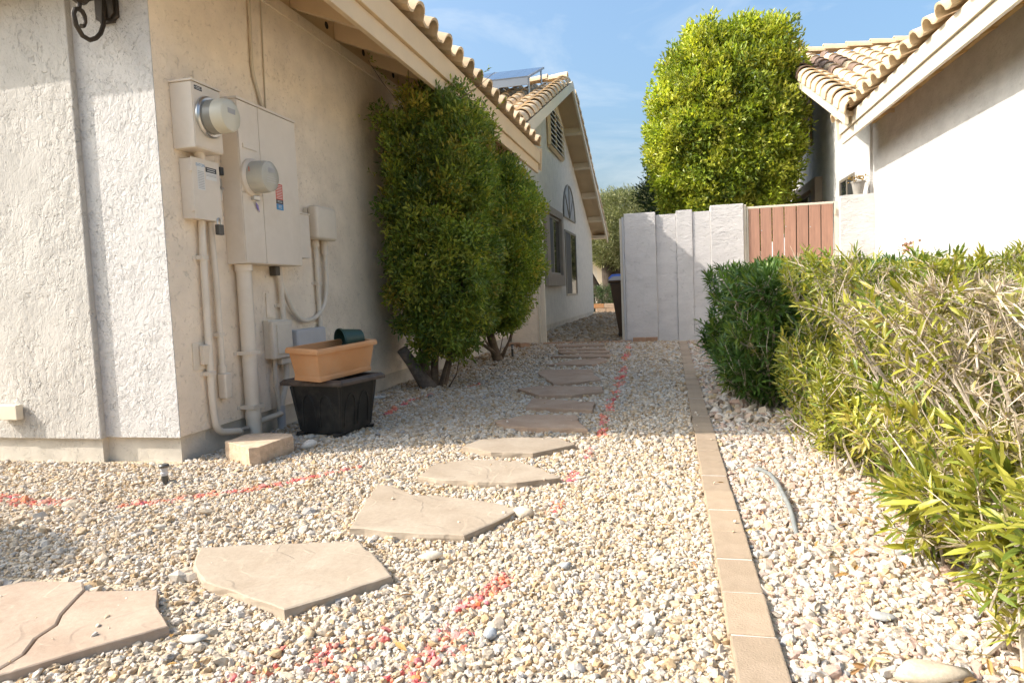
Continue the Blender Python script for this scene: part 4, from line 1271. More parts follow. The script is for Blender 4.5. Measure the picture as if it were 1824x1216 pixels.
t = thing("concrete_block", "tan split face concrete block under the thick riser conduit", "block", (-2.06, 3.05, 0))
bl = [(-2.225, 3.02), (-1.995, 2.885), (-1.955, 2.915), (-1.925, 3.17), (-1.965, 3.225), (-2.13, 3.235), (-2.225, 3.20)]
rb = random.Random(5)
v, f = flag_mesh(bl, -0.03, 0.085, rb, (0, 0), 0.004)
MB().add(v, f).build("block", BLOCK, t)


def path_light(x, y, lab, h):
    t = thing("path_light", lab, "path light", (x, y, 0), 0, "small stake lights in the gravel")
    MB().tube([(x, y, -.02), (x, y, h * .72)], .014, 10).build("stake", DARK_STEEL, t)
    MB().lathe((x, y, h * .55), (0, 0, 1), [(0, .015), (.012, .017), (.013, .013), (.024, .013), (.025, .017), (.036, .017)], 14).build("collar", FRAME_GREY, t)
    MB().lathe((x, y, h * .55 + .037), (0, 0, 1), [(0, .022), (.008, .023), (.014, .018)], 16).build("cap", DARK_STEEL, t, smooth=True)


path_light(-2.205, 2.565, "small grey headed stake light in sunny gravel before the house corner", 0.062)
path_light(-1.86, 8.05, "slim dark stake light in shade beside the second shrub", 0.19)

hz = thing("irrigation_hose", "grey irrigation hose end poking from the gravel right of the brick edging", "hose", (0.38, 2.6, 0))
MB().tube([(.330, 2.99, -.008), (.352, 2.93, .012), (.378, 2.82, .020), (.386, 2.70, .020), (.385, 2.585, .020), (.384, 2.43, .018), (.378, 2.32, .012), (.370, 2.20, -.012)], .0085, 10).build("tube", HOSE, hz, smooth=True)

# ------------------------------------------------------------------ gravel


def ico(sub):
    bm = bmesh.new(); bmesh.ops.create_icosphere(bm, subdivisions=sub, radius=1.0)
    v = np.array([p.co[:] for p in bm.verts]); f = np.array([[q.index for q in fc.verts] for fc in bm.faces]); bm.free()
    return v, f


ICO = {1: ico(1), 2: ico(2)}


def quats(n, r):
    q = r.normal(size=(n, 4)); q /= np.linalg.norm(q, axis=1, keepdims=True)
    w, x, y, z = q.T
    return np.stack([np.stack([1 - 2 * (y * y + z * z), 2 * (x * y - z * w), 2 * (x * z + y * w)], 1),
                     np.stack([2 * (x * y + z * w), 1 - 2 * (x * x + z * z), 2 * (y * z - x * w)], 1),
                     np.stack([2 * (x * z - y * w), 2 * (y * z + x * w), 1 - 2 * (x * x + y * y)], 1)], 1)


def stones(P, S, colors, sub, r, angular=0.22):
    """P (n,3) centres, S (n,) mean radius"""
    bv, bf = ICO[sub]
    n = len(P)
    nvar = 24
    var = bv[None] * (1 + r.normal(0, angular, (nvar, len(bv), 1)))
    if sub == 2:                                   # chop some flat facets
        for k in range(nvar):
            for _ in range(5):
                d = r.normal(size=3); d /= np.linalg.norm(d)
                h = var[k] @ d; lim = r.uniform(.55, .85)
                over = np.maximum(h - lim, 0); var[k] -= over[:, None] * d * 0.95
    which = r.integers(0, nvar, n)
    asp = np.exp(r.normal(0, 0.24, (n, 3))); asp[:, 2] *= 0.85
    V = var[which] * (asp * S[:, None])[:, None, :]
    V = np.einsum('nij,nkj->nki', quats(n, r), V)
    V[:, :, 2] *= 0.85
    V += P[:, None, :]
    F = bf[None] + (np.arange(n) * len(bv))[:, None, None]
    C = np.repeat(colors[:, None, :], len(bv), 1)
    return V.reshape(-1, 3), F.reshape(-1, 3), C.reshape(-1, 3)


PAL_L = np.array([(.71, .62, .515), (.67, .545, .40), (.62, .465, .30), (.55, .385, .22), (.62, .50, .375), (.46, .335, .215), (.46, .42, .38), (.75, .665, .55)])
W_L = np.array([.26, .24, .17, .08, .10, .03, .03, .09])
PAL_R = np.array([(.70, .63, .55), (.69, .58, .45), (.66, .49, .37), (.60, .42, .33), (.62, .53, .43), (.50, .40, .33), (.50, .48, .45), (.64, .48, .29)])
W_R = np.array([.24, .18, .16, .11, .12, .06, .05, .08])

PAINT = [
 ([(-2.95, 2.33), (-2.81, 2.31), (-2.61, 2.25), (-2.43, 2.27)], .05, .6), ([(-2.13, 2.26), (-1.93, 2.38), (-1.75, 2.50), (-1.59, 2.68), (-1.45, 2.88)], .035, .75),
 ([(-.51, 1.60), (-.47, 1.71), (-.46, 1.78)], .035, .8), ([(-.54, 1.24), (-.52, 1.36), (-.50, 1.46)], .05, .55), ([(-.75, 1.32), (-.71, 1.39), (-.66, 1.43)], .05, .22),
 ([(-.88, 1.20), (-.85, 1.30), (-.72, 1.29)], .07, .14), ([(-.42, 2.35), (-.41, 2.45)], .03, .7), ([(-.41, 2.75), (-.41, 2.88)], .03, .5), ([(-.39, 3.13), (-.39, 3.30)], .03, .6),
 ([(-.37, 3.62), (-.36, 3.77)], .03, .95), ([(-.38, 3.93), (-.40, 4.20)], .03, .95), ([(-.40, 4.39), (-.40, 4.61)], .035, .9), ([(-.39, 4.78), (-.38, 4.90)], .04, .6),
 ([(-.40, 5.11), (-.39, 5.25)], .035, .9), ([(-.41, 5.42), (-.40, 5.70)], .035, .9), ([(-.43, 5.90), (-.42, 6.10)], .04, .9), ([(-.43, 6.36), (-.44, 6.70)], .04, .9),
 ([(-.47, 7.38), (-.49, 8.20)], .04, .8), ([(-.52, 8.80), (-.55, 9.50)], .04, .7), ([(-1.86, 4.23), (-1.90, 4.45)], .03, .9), ([(-1.90, 4.62), (-1.91, 4.80), (-1.86, 5.05)], .03, .8), ([(-1.68, 5.48), (-1.62, 5.62)], .03, .9),
]


def seg_dist(P, a, b):
    a = np.array(a); b = np.array(b); d = b - a
    t = np.clip(((P - a) @ d) / (d @ d), 0, 1)
    return np.linalg.norm(P - (a + t[:, None] * d), axis=1)


def inside(P, poly):
    x, y = P[:, 0], P[:, 1]
    res = np.zeros(len(P), bool); n = len(poly)
    for i in range(n):
        x0, y0 = poly[i]; x1, y1 = poly[(i + 1) % n]
        c = ((y0 > y) != (y1 > y)) & (x < (x1 - x0) * (y - y0) / (y1 - y0 + 1e-12) + x0)
        res ^= c
    return res


def make_gravel(x0, x1, y0, y1, pitch, rad, pal, wts, sub, keep, angular=.17, sd=.34):
    nx, ny = int((x1 - x0) / pitch), int((y1 - y0) / pitch)
    gx, gy = np.meshgrid(np.arange(nx), np.arange(ny))
    P = np.stack([x0 + (gx.ravel() + .5) * pitch, y0 + (gy.ravel() + .5) * pitch], 1)
    P += rng.uniform(-.55, .55, P.shape) * pitch
    k = keep(P)
    for poly, *_ in FLAGS: k &= ~inside(P, poly)
    k &= ~inside(P, bl)
    P = P[k]
    n = len(P)
    S = rad * np.exp(rng.normal(0, sd, n)); S = np.clip(S, rad * .45, rad * 2.1)
    col = pal[rng.choice(len(pal), n, p=wts / wts.sum())] * rng.uniform(.64, .82, (n, 1))
    for line, wd, pr in PAINT:
        d = np.min([seg_dist(P, line[i], line[i + 1]) for i in range(len(line) - 1)], axis=0)
        hit = (d < wd * rng.uniform(.5, 1.15, n)) & (rng.random(n) < pr)
        red = np.stack([rng.uniform(.62, .78, n), rng.uniform(.09, .26, n), rng.uniform(.08, .17, n)], 1)
        mixv = rng.uniform(.45, 1.0, n)[:, None]
        col[hit] = (red * mixv + col * (1 - mixv))[hit]
    z = -0.007 + rng.uniform(-.003, .003, n) + S * .30
    return stones(np.column_stack([P, z]), S, col, sub, rng, angular)


def wall_keep(P): return ~((P[:, 0] < CX + (P[:, 1] - CY) * WS + .012) & (P[:, 1] > CY - .045))
def left_keep(P): return wall_keep(P) & (P[:, 0] < 0.106 + 0.0016 * (P[:, 1] - 1.3) + 0.0014 * np.maximum(0, P[:, 1] - 4))
def right_keep(P): return (P[:, 0] > 0.222 + 0.0016 * (P[:, 1] - 1.3) + 0.0014 * np.maximum(0, P[:, 1] - 4)) & (P[:, 0] < 2.69)
# leave the trodden, sandy strip by the two nearest flagstones thinner
def thin(P):
    d = np.minimum(seg_dist(P, (-1.35, 1.60), (-1.05, 1.25)), seg_dist(P, (-1.3, 2.15), (-0.9, 2.62)) * 1.3)
    return (d > .10) | (rng.random(len(P)) < .55)


fine_zone = lambda P: (P[:, 0] < -0.95 + .12 * np.sin(7 * P[:, 1]) + .25 * np.maximum(0, P[:, 1] - 2.2))
parts = [
 make_gravel(-1.5, 0.12, 0.95, 1.60, .0112, .0065, PAL_L, W_L, 2, lambda P: left_keep(P) & thin(P)),
 make_gravel(-1.5, 0.12, 1.60, 2.5, .0112, .0064, PAL_L, W_L, 1, lambda P: left_keep(P) & ~fine_zone(P)),
 make_gravel(-3.3, -0.6, 1.60, 2.5, .0108, .0059, PAL_L, W_L, 1, lambda P: left_keep(P) & fine_zone(P) & thin(P)),
 make_gravel(-3.3, -0.6, 1.60, 2.5, .0600, .0120, PAL_L, W_L, 1, lambda P: left_keep(P) & fine_zone(P)),
 make_gravel(-4.0, 0.12, 2.50, 3.4, .0130, .0071, PAL_L, W_L, 1, lambda P: left_keep(P) & thin(P)),
 make_gravel(-2.5, 0.14, 3.4, 4.9, .0165, .0091, PAL_L, W_L, 1, left_keep),
 make_gravel(-2.5, 0.16, 4.9, 7.0, .0215, .0116, PAL_L, W_L, 1, left_keep),
 make_gravel(-2.5, 0.2, 7.0, 10.04, .027, .014, PAL_L, W_L, 1, left_keep),
 make_gravel(-3.4, -1.5, 0.9, 1.60, .022, .012, PAL_L, W_L, 1, left_keep),
]
V_, F_, C_ = [], [], []; off = 0
for (v, f, c) in parts:
    V_.append(v); F_.append(f + off); C_.append(c); off += len(v)
gravel = link("gravel", raw_mesh("gravel", np.concatenate(V_), np.concatenate(F_), STONE, np.concatenate(C_), False))
tag(gravel, "pale tan and white gravel left of the brick edging with red spray paint marks", "gravel", None, "stuff")
parts = [
 make_gravel(0.2, 1.0, 1.0, 1.9, .0124, .0070, PAL_R, W_R, 2, right_keep, .18, .42),
 make_gravel(0.2, 1.7, 1.9, 4.0, .0148, .0083, PAL_R, W_R, 1, right_keep, .18, .40),
 make_gravel(0.2, 2.7, 4.0, 10.0, .036, .0190, PAL_R, W_R, 1, right_keep, .2),
 make_gravel(1.0, 2.7, 1.0, 4.0, .045, .0220, PAL_R, W_R, 1, lambda P: right_keep(P) & ((P[:, 1] < 1.9) | (P[:, 0] > 1.7)), .2),
]
V_, F_, C_ = [], [], []; off = 0
for (v, f, c) in parts:
    V_.append(v); F_.append(f + off); C_.append(c); off += len(v)
gravel2 = link("gravel", raw_mesh("gravel", np.concatenate(V_), np.concatenate(F_), STONE, np.concatenate(C_), False))
tag(gravel2, "coarser pinkish white gravel right of the brick edging under the oleanders", "gravel", None, "stuff")
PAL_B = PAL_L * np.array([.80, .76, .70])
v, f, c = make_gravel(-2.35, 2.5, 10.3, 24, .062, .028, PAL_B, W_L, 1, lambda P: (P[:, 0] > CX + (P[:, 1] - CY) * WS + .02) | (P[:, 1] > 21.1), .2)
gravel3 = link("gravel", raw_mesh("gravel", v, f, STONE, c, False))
tag(gravel3, "greyer gravel in the side passage beyond the garden wall opening", "gravel", None, "stuff")

# crumbs lying on the slabs
pp, ss = [], []
for i, (poly, *_r) in enumerate(FLAGS[:8]):
    arr = np.array(poly); lo, hi = arr.min(0), arr.max(0)
    q = rng.uniform(lo, hi, (26 if i == 0 else 9, 2)); q = q[inside(q, poly)]
    for p_ in q: pp.append((p_[0], p_[1], .020 if i < 5 else .026)); ss.append(.0022 + .008 * rng.random() ** 3)
for k in range(7): pp.append((rng.uniform(.13, .2), rng.uniform(1.9, 4.2), .017)); ss.append(rng.uniform(.004, .009))
pp = np.array(pp); ss = np.array(ss)
v, f, c = stones(pp, ss, PAL_L[rng.integers(0, 5, len(pp))], 1, rng, .2)
pb = link("gravel", raw_mesh("gravel_crumbs", v, f, STONE, c, True)); tag(pb, "loose gravel crumbs scattered on the flagstones", "gravel", None, "stuff")


# a few single rocks one notices
def rock(x, y, s, sq, col, lab, rz=0.0):
    bv, bf = ICO[2]
    r = np.random.default_rng(int(abs(x * 1000)) + 3)
    vv = bv.copy()
    for _ in range(9):
        d = r.normal(size=3); d /= np.linalg.norm(d); h = vv @ d; lim = r.uniform(.5, .8)
        vv -= np.maximum(h - lim, 0)[:, None] * d
    vv = vv * np.array(sq) * s
    ca, sa = math.cos(rz), math.sin(rz)
    vv = vv @ np.array([[ca, sa, 0], [-sa, ca, 0], [0, 0, 1]])
    me = raw_mesh("rock", vv, bf, STONE, np.tile(np.array(col), (len(vv), 1)) * r.uniform(.94, 1.06, (len(vv), 1)), True)
    o = link("rock", me); o.location = (x, y, s * sq[2] * .45)
    tag(o, lab, "rock", "single rocks in the gravel")


rock(-1.10, 1.335, .042, (1.0, .55, .22), (.42, .39, .34), "flat pale grey rock near the tip of the cracked flagstone", .2)
rock(-0.515, 2.29, .042, (1.1, .75, .6), (.50, .42, .32), "rounded cream rock at the right corner of the broad flagstone", -.4)
rock(-0.41, 1.45, .021, (1, .9, .7), (.34, .36, .38), "blue grey pebble between red paint marks in the foreground")
rock(-0.30, 1.86, .021, (1.1, .9, .6), (.38, .38, .38), "grey pebble beside the short red paint streak")
rock(-0.71, 1.87, .034, (1.3, .6, .6), (.66, .58, .46), "oblong cream rock off the right end of the smooth flagstone", .2)
rock(-0.90, 1.60, .018, (1.1, .8, .7), (.44, .45, .46), "small grey pebble just below the smooth flagstone")
rock(0.475, 1.42, .055, (1.5, .75, .42), (.50, .41, .30), "large cream rock lying in gravel beneath the front oleander", .15)
rock(0.46, 1.66, .028, (1.2, .7, .4), (.36, .35, .33), "flat grey stone in gravel below the front oleander", -.2)
rock(-0.06, 1.52, .017, (1, .7, .8), (.66, .61, .52), "white angular rock left of the near brick edging", .8)
rock(-2.22, 4.9, .06, (1.4, .5, .35), (.52, .50, .47), "long grey stone against the wall foot left of the stump", .3)
rock(-1.90, 3.27, .06, (.9, .6, .5), (.62, .56, .48), "broken pale stone lodged behind the concrete block", .7)


# ------------------------------------------------------------------ foliage tools
def leaf_mesh(P, D, Lg, W, C, six=False, fold=.25, r=rng, face=None):
    """P base, D direction, Lg length, W width, C colour -> V, F(tri), colours"""
    n = len(P)
    D = D / (np.linalg.norm(D, axis=1, keepdims=True) + 1e-9)
    up = (np.array([0, 0, 1.0]) if face is None else face) + r.normal(0, .45, (n, 3))
    S = np.cross(D, up); S /= (np.linalg.norm(S, axis=1, keepdims=True) + 1e-9)
    Nn = np.cross(S, D)
    Lg = Lg[:, None]; W = W[:, None]
    if not six:
        v = np.stack([P, P + D * Lg * .48 + S * W * .5 + Nn * W * fold, P + D * Lg - Nn * Lg * .08, P + D * Lg * .48 - S * W * .5 + Nn * W * fold], 1)
        t = np.array([(0, 1, 2), (0, 2, 3)]); m = 4
    else:
        v = np.stack([P, P + D * Lg * .30 + S * W * .42 + Nn * W * fold, P + D * Lg * .68 + S * W * .40 + Nn * (W * fold - Lg * .02),
                      P + D * Lg - Nn * Lg * .09, P + D * Lg * .68 - S * W * .40 + Nn * (W * fold - Lg * .02), P + D * Lg * .30 - S * W * .42 + Nn * W * fold,
                      P + D * Lg * .5], 1)
        t = np.array([(0, 1, 6), (1, 2, 6), (2, 3, 6), (3, 4, 6), (4, 5, 6), (5, 0, 6)]); m = 7
    F = t[None] + (np.arange(n) * m)[:, None, None]
    Cc = np.repeat(C[:, None, :], m, 1)
    return v.reshape(-1, 3), F.reshape(-1, 3), Cc.reshape(-1, 3)


def cat3(lst):
    V, F, C, o = [], [], [], 0
    for v, f, c in lst:
        V.append(v); F.append(f + o); C.append(c); o += len(v)
    return np.concatenate(V), np.concatenate(F), np.concatenate(C)


def crown_leaves(shape, n_clump, rc, per, Lm, Wm, pal, wts, seed, fill=0.25, outw=1.0):
    """shape(u (n,3) unit, s (n,)) -> points ; clumps of leaves on an uneven shell"""
    r = np.random.default_rng(seed)
    res = []
    for (frac, lo, hi, cnt) in ((1, .80, 1.04, n_clump), (fill, .55, .86, int(n_clump * fill))):
        u = r.normal(size=(cnt, 3)); u /= np.linalg.norm(u, axis=1, keepdims=True)
        s = r.uniform(lo, hi, cnt)
        c = shape(u, s); c2 = shape(u, s * .8)
        nv = c - c2; nv /= np.linalg.norm(nv, axis=1, keepdims=True) + 1e-9
        tone = np.exp(r.normal(0, .16, cnt))
        hue = r.choice(len(pal), cnt, p=wts)
        k = np.repeat(np.arange(cnt), per)
        n = len(k)
        b = r.normal(size=(n, 3)); b /= np.linalg.norm(b, axis=1, keepdims=True); b *= (r.random((n, 1)) ** .5) * rc
        P = c[k] + b
        D = nv[k] * outw * .55 + b / rc * .75 + r.normal(0, .60, (n, 3)) + np.array([0, 0, .3])
        sw = r.random(n) < .25
        hh = np.where(sw, r.choice(len(pal), n, p=wts), hue[k])
        C = pal[hh] * (tone[k] * np.exp(r.normal(0, .14, n)))[:, None]
        Lg = Lm * np.exp(r.normal(0, .22, n)); W = Wm * np.exp(r.normal(0, .18, n))
        res.append(leaf_mesh(P, D, Lg, W, C, r=r, face=nv[k] + np.array([0, 0, .35])))
    return res


def boxy(cx, cy, z0, z1, hx, hy, pw=3.2, taper=None, amp=.07, ph=0.0):
    """rounded clipped box with a wavy skin"""
    cz, hz = (z0 + z1) / 2, (z1 - z0) / 2

    def f(u, s):
        m = (np.abs(u) ** pw).sum(1) ** (1 / pw)
        q = u / m[:, None]
        w = 1 + amp * (np.sin(5.1 * q[:, 0] + 3.3 * q[:, 2] + ph) * np.sin(4.3 * q[:, 1] - 3.7 * q[:, 2] + 1.7 * ph) + .6 * np.sin(9 * q[:, 2] + 6 * q[:, 0] + 2 * ph))
        q = q * (s * w)[:, None]
        zz = cz + q[:, 2] * hz
        tx = taper((zz - z0) / (z1 - z0)) if taper else np.ones(len(q))
        ox, oy = (q[:, 0] * hx * tx, q[:, 1] * hy * tx)
        return np.column_stack([cx + ox, cy + oy, zz])
    return f


def plant(name, label, cat, loc, leaves, mat, part="foliage", group=None):
    t = thing(name, label, cat, loc, 0, group)
    v, f, c = cat3(leaves)
    o = link(part, raw_mesh(part, v, f, mat, c, False, root_matrix(t)), t)
    return t


GREEN = np.array([(.145, .21, .032), (.20, .265, .038), (.31, .335, .048), (.40, .34, .06), (.105, .16, .028)])
GW = np.array([.28, .30, .22, .08, .12])

# --- two clipped shrubs against the house
tp = lambda h: np.clip(.70 + 1.1 * h, 0, 1.0) * np.where(h > .85, 1 - .12 * (h - .85) / .15, 1)
sh1 = crown_leaves(boxy(-1.85, 5.56, 0.34, 2.38, .38, .48, 9.0, tp, .045, .4), 640, .092, 62, .046, .020, GREEN, GW, 21, .7, .9)
r = np.random.default_rng(5)
sp_ = []
for (b0, d0, ln) in (((-2.02, 5.15, 2.36), (-.55, -.2, .75), .34), ((-1.95, 5.2, 2.40), (.05, -.1, 1), .22), ((-1.62, 5.3, 2.36), (.9, .1, .45), .34), ((-2.12, 5.2, 2.1), (-.8, -.25, .3), .26),
                     ((-1.75, 5.3, 2.42), (.1, 0, 1), .2), ((-1.42, 5.5, 2.2), (.9, 0, .5), .2), ((-2.15, 5.2, 1.75), (-1, -.3, .1), .18), ((-2.12, 5.2, .95), (-1, -.4, -.2), .16), ((-2.1, 5.1, 1.35), (-1, -.3, 0), .14)):
    m = int(ln * 90); t_ = r.random(m)
    d = np.array(d0) / np.linalg.norm(d0)
    P = np.array(b0) + t_[:, None] * d * ln + np.array([0, 0, 1]) * (t_ ** 2)[:, None] * .04
    sp_.append(leaf_mesh(P, d + r.normal(0, .7, (m, 3)), np.full(m, .034), np.full(m, .013), GREEN[r.integers(0, 4, m)], r=r))
t1 = plant("trimmed_shrub", "tall trimmed green shrub with a sawn stump at its foot", "shrub", (-2.0, 5.55, 0), sh1 + sp_, LEAF, group="trimmed shrubs along the house wall")
mb = MB()
mb.tube([(-2.03, 5.50, -.02), (-2.04, 5.48, .22), (-2.00, 5.50, .5), (-1.95, 5.55, .9), (-1.9, 5.6, 1.6)], [.052, .040, .036, .030, .015], 8)
mb.tube([(-1.99, 5.54, -.02), (-1.97, 5.54, .20), (-1.94, 5.56, .5), (-1.80, 5.6, 1.0)], [.045, .034, .030, .015], 8)
mb.tube([(-1.93, 5.58, -.02), (-1.86, 5.58, .2), (-1.78, 5.60, .45), (-1.7, 5.6, .9)], [.042, .030, .028, .015], 8)
mb.tube([(-2.06, 5.50, .02), (-2.10, 5.5, .20), (-2.08, 5.5, .34), (-2.0, 5.5, .55)], [.018, .013, .011, .008], 6)
mb.tube([(-1.84, 5.50, 0), (-1.74, 5.42, .12), (-1.70, 5.40, .26)], [.007, .005, .003], 5)
mb.tube([(-1.90, 5.50, 0), (-1.84, 5.46, .16), (-1.78, 5.44, .32)], [.009, .006, .003], 5)
mb.build("trunk", BARK, t1, smooth=True)
MB().tube([(-2.0, 5.50, -.03), (-2.05, 5.44, .08), (-2.12, 5.37, .24), (-2.175, 5.32, .35)], [.075, .058, .047, .045], 12).build("stump", STUMP_WOOD, t1, smooth=True)
for (b0, d0, ln) in (((-2.02, 5.15, 2.3), (-.55, -.2, .75), .36), ((-1.62, 5.3, 2.3), (.9, .1, .45), .38), ((-1.95, 5.2, 2.33), (.05, -.1, 1), .26)):
    d = Vector(d0).normalized(); tw = MB().tube([b0, Vector(b0) + d * ln * .5, Vector(b0) + d * ln + Vector((0, 0, .04))], [.004, .003, .0015], 4)
    tw.build("twig", BARK, t1)

sh2 = crown_leaves(boxy(-1.86, 7.50, 0.44, 2.24, .42, .68, 6.5, lambda h: np.clip(.52 + 1.5 * h, 0, 1.0) * np.where(h > .75, 1 - .35 * (h - .75) / .25, 1), .05, 2.1), 720, .105, 58, .046, .020,
                   GREEN * np.array([1.12, 1.12, .95]), GW, 22, .45)
t2 = plant("trimmed_shrub", "rounder trimmed green shrub between the taller shrub and the garden wall", "shrub", (-2.0, 7.6, 0), sh2, LEAF, group="trimmed shrubs along the house wall")
mb = MB()
mb.tube([(-1.93, 7.62, -.02), (-1.98, 7.62, .15), (-2.02, 7.6, .35), (-2.06, 7.6, .7), (-1.95, 7.6, 1.3)], [.062, .052, .048, .040, .02], 9)
mb.tube([(-1.90, 7.66, .02), (-1.80, 7.62, .22), (-1.68, 7.55, .50), (-1.6, 7.5, .8)], [.02, .013, .010, .005], 6)
mb.tube([(-1.96, 7.58, .10), (-2.12, 7.5, .24), (-2.2, 7.4, .5), (-2.2, 7.4, .8)], [.024, .018, .014, .008], 6)
for k in range(9):
    a = r.uniform(0, 6.28)
    mb.tube([(-1.93, 7.62, .02), (-1.93 + .16 * math.cos(a), 7.62 + .16 * math.sin(a), .25), (-1.93 + .26 * math.cos(a), 7.62 + .26 * math.sin(a), .55)], [.006, .004, .002], 4)
mb.build("trunk", BARK, t2, smooth=True)

# --- out-of-frame globe shrub whose round shadow falls on the gravel at left
gs_ = crown_leaves(boxy(-3.69, 1.05, 0.37, 1.37, .48, .48, 2.0, None, .02, 1.0), 900, .07, 34, .050, .026, GREEN, GW, 23, 1.0)
t3 = plant("globe_shrub", "round clipped shrub standing left of the front gravel", "shrub", (-3.69, 1.05, 0), gs_, LEAF)
MB().tube([(-3.69, 1.05, -.02), (-3.68, 1.05, .3), (-3.69, 1.05, .7)], [.05, .04, .03], 8).build("trunk", BARK, t3)

# --- the big sunlit tree behind the garden wall
FIC = np.array([(.35, .41, .040), (.44, .46, .055), (.24, .31, .034), (.50, .49, .09), (.15, .21, .030)])
FW = np.array([.32, .26, .22, .08, .12])
ftap = lambda h: np.clip(.80 + .5 * h, 0, 1.0) * np.where(h > .68, 1 - .20 * ((h - .68) / .32) ** 1.6, 1)
fbox = boxy(1.02, 13.1, 1.55, 5.22, 1.20, 1.22, 4.2, ftap, .026, .9)


def fshape(u, s):
    p = fbox(u, s)
    h = (p[:, 2] - 1.55) / 3.75
    p[:, 0] += np.where(h > .60, .22 * (h - .60) / .40, 0) + np.where(h < .30, .30 * (.30 - h), 0)
    return p


fic = crown_leaves(fshape, 1350, .18, 58, .088, .040, FIC, FW, 31, .6)
t4 = plant("clipped_tree", "big bright green clipped tree rising behind the wooden gate", "tree", (1.0, 13.1, 0), fic, LEAF, "crown")
MB().tube([(1.0, 13.1, -.05), (1.03, 13.1, 1.0), (1.0, 13.1, 2.0), (1.0, 13.1, 4.0)], [.16, .13, .11, .04], 10).build("trunk", BARK, t4, smooth=True)
DKG = np.array([(.035, .065, .018), (.05, .085, .022), (.025, .05, .015)])  # dark tree's leaf colours, with the shade beside the bright crown painted in
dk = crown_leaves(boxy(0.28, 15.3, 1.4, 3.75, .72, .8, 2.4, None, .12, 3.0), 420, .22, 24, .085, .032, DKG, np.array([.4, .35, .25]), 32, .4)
t5 = plant("shade_dark_tree", "tree with leaves coloured dark for shade at the left foot of the bright clipped tree", "tree", (0.45, 15.3, 0), dk, LEAF, "crown")
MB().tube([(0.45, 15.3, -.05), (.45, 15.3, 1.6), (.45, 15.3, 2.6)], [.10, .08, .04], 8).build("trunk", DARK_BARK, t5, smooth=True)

# --- olive tree far down the passage, low hedge, bricks, neighbour's house
OLV = np.array([(.17, .19, .08), (.24, .25, .125), (.33, .33, .19), (.11, .13, .055)])
ol = crown_leaves(boxy(-0.85, 26.0, 1.42, 4.30, 2.35, 2.0, 2.8, lambda h: np.clip(.80 + .5 * h, 0, 1), .04, 1.3), 2100, .22, 28, .12, .026, OLV, np.array([.3, .32, .2, .18]), 33, .45, 1.6)
t6 = plant("olive_tree", "grey green olive tree with dark leaning trunk at the passage's far end", "tree", (-2.1, 25.6, 0), ol, LEAF_MATTE, "crown")
mb = MB()
mb.tube([(-2.15, 25.6, -.05), (-2.1, 25.6, .7), (-2.15, 25.6, 1.5), (-2.1, 25.7, 2.6)], [.34, .28, .25, .10], 10)
mb.tube([(-2.05, 25.6, .3), (-1.9, 25.6, .9), (-1.55, 25.6, 1.6), (-.9, 25.8, 2.5)], [.32, .26, .21, .08], 10)
mb.tube([(-2.25, 25.6, .0), (-2.6, 25.6, .8), (-3.0, 25.6, 1.7)], [.22, .17, .10], 8)
mb.build("trunk", DARK_BARK, t6, smooth=True)
hd = crown_leaves(boxy(-2.55, 24.2, 0.02, .86, 1.0, .45, 4.0, None, .06, .2), 240, .13, 20, .06, .026, DKG * 1.3, np.array([.4, .35, .25]), 34, .3)
t7 = plant("low_hedge", "low dark hedge below the olive tree trunk", "hedge", (-2.55, 24.2, 0), hd, LEAF)
MB().tube([(-2.55, 24.2, -.05), (-2.55, 24.2, .6)], [.05, .03], 6).build("trunk", DARK_BARK, t7)
bs = MB().box(-.17, .17, -.08, .08, 0, .14).mesh("stacked_brick", None, .008); bs.materials.append(TERRACOTTA)
bs2 = bs.copy(); bs2.materials.clear(); bs2.materials.append(BLOCK)
for (x, y, z, m_, lab) in ((-2.28, 23.0, .15, bs, "orange block on the top of the far stack, at its left"), (-1.92, 23.0, .15, bs2, "tan block on the top of the far stack, at its right"), (-2.22, 23.0, 0, bs2, "tan block at the bottom of the far stack, at its left"),
                           (-1.86, 23.0, 0, bs2, "tan block at the bottom of the far stack, at its right")):
    o = link("stacked_block", m_); o.location = (x, y, z); o.rotation_euler = (0, 0, .05); tag(o, lab, "block", "blocks stacked by the far hedge")
t = thing("flower_pot", "small orange flower pot on the ground beside the far block stack", "pot", (-1.55, 22.9, 0))
MB().lathe((-1.55, 22.9, 0), (0, 0, 1), [(0, .09), (.20, .125), (.205, .14), (.25, .14)], 16).build("pot", TERRACOTTA, t, smooth=True)
t = thing("paint_bucket", "pale blue grey bucket standing left of the far block stack", "bucket", (-2.52, 22.6, 0))
MB().lathe((-2.52, 22.6, 0), (0, 0, 1), [(0, .10), (.22, .115)], 16).build("bucket", plain("pale_blue_plastic", (.42, .52, .60), .5), t, smooth=True)
MB().tube([(-2.63, 22.6, .2), (-2.60, 22.5, .13), (-2.52, 22.47, .10), (-2.44, 22.5, .13), (-2.41, 22.6, .2)], .006, 5).build("handle", STEEL, t)

nh = thing("neighbour_house", "beige house with a low tiled roof seen behind the olive tree trunk", "house", (-2, 33, 0))
MB().box(-9, 5, 32, 38, -.1, 2.15).build("wall", STUCCO_FAR, nh)
MB().box(-9.4, 5.4, 31.42, 31.46, 2.05, 2.25).build("fascia_board", CREAM_PAINT, nh)
MB().prism([(-9.4, 31.4, 2.2), (-9.4, 35, 3.5), (-9.4, 38.6, 2.2)], (14.8, 0, 0)).build("roof_deck", ROOF_BED, nh)
for r_ in range(4):
    for c_ in range(24):
        place("roof_tile", S_TILE, frame_m((-5.2 + c_ * .30, 31.35 + r_ * .35, 2.27 + r_ * .127), (1, 0, 0), nrm((0, 1, .36)), jit=.006), nh)
MB().box(-3.2, -2.4, 31.98, 32.0, 0.0, 2.0).build("door", CREAM_PAINT, nh)

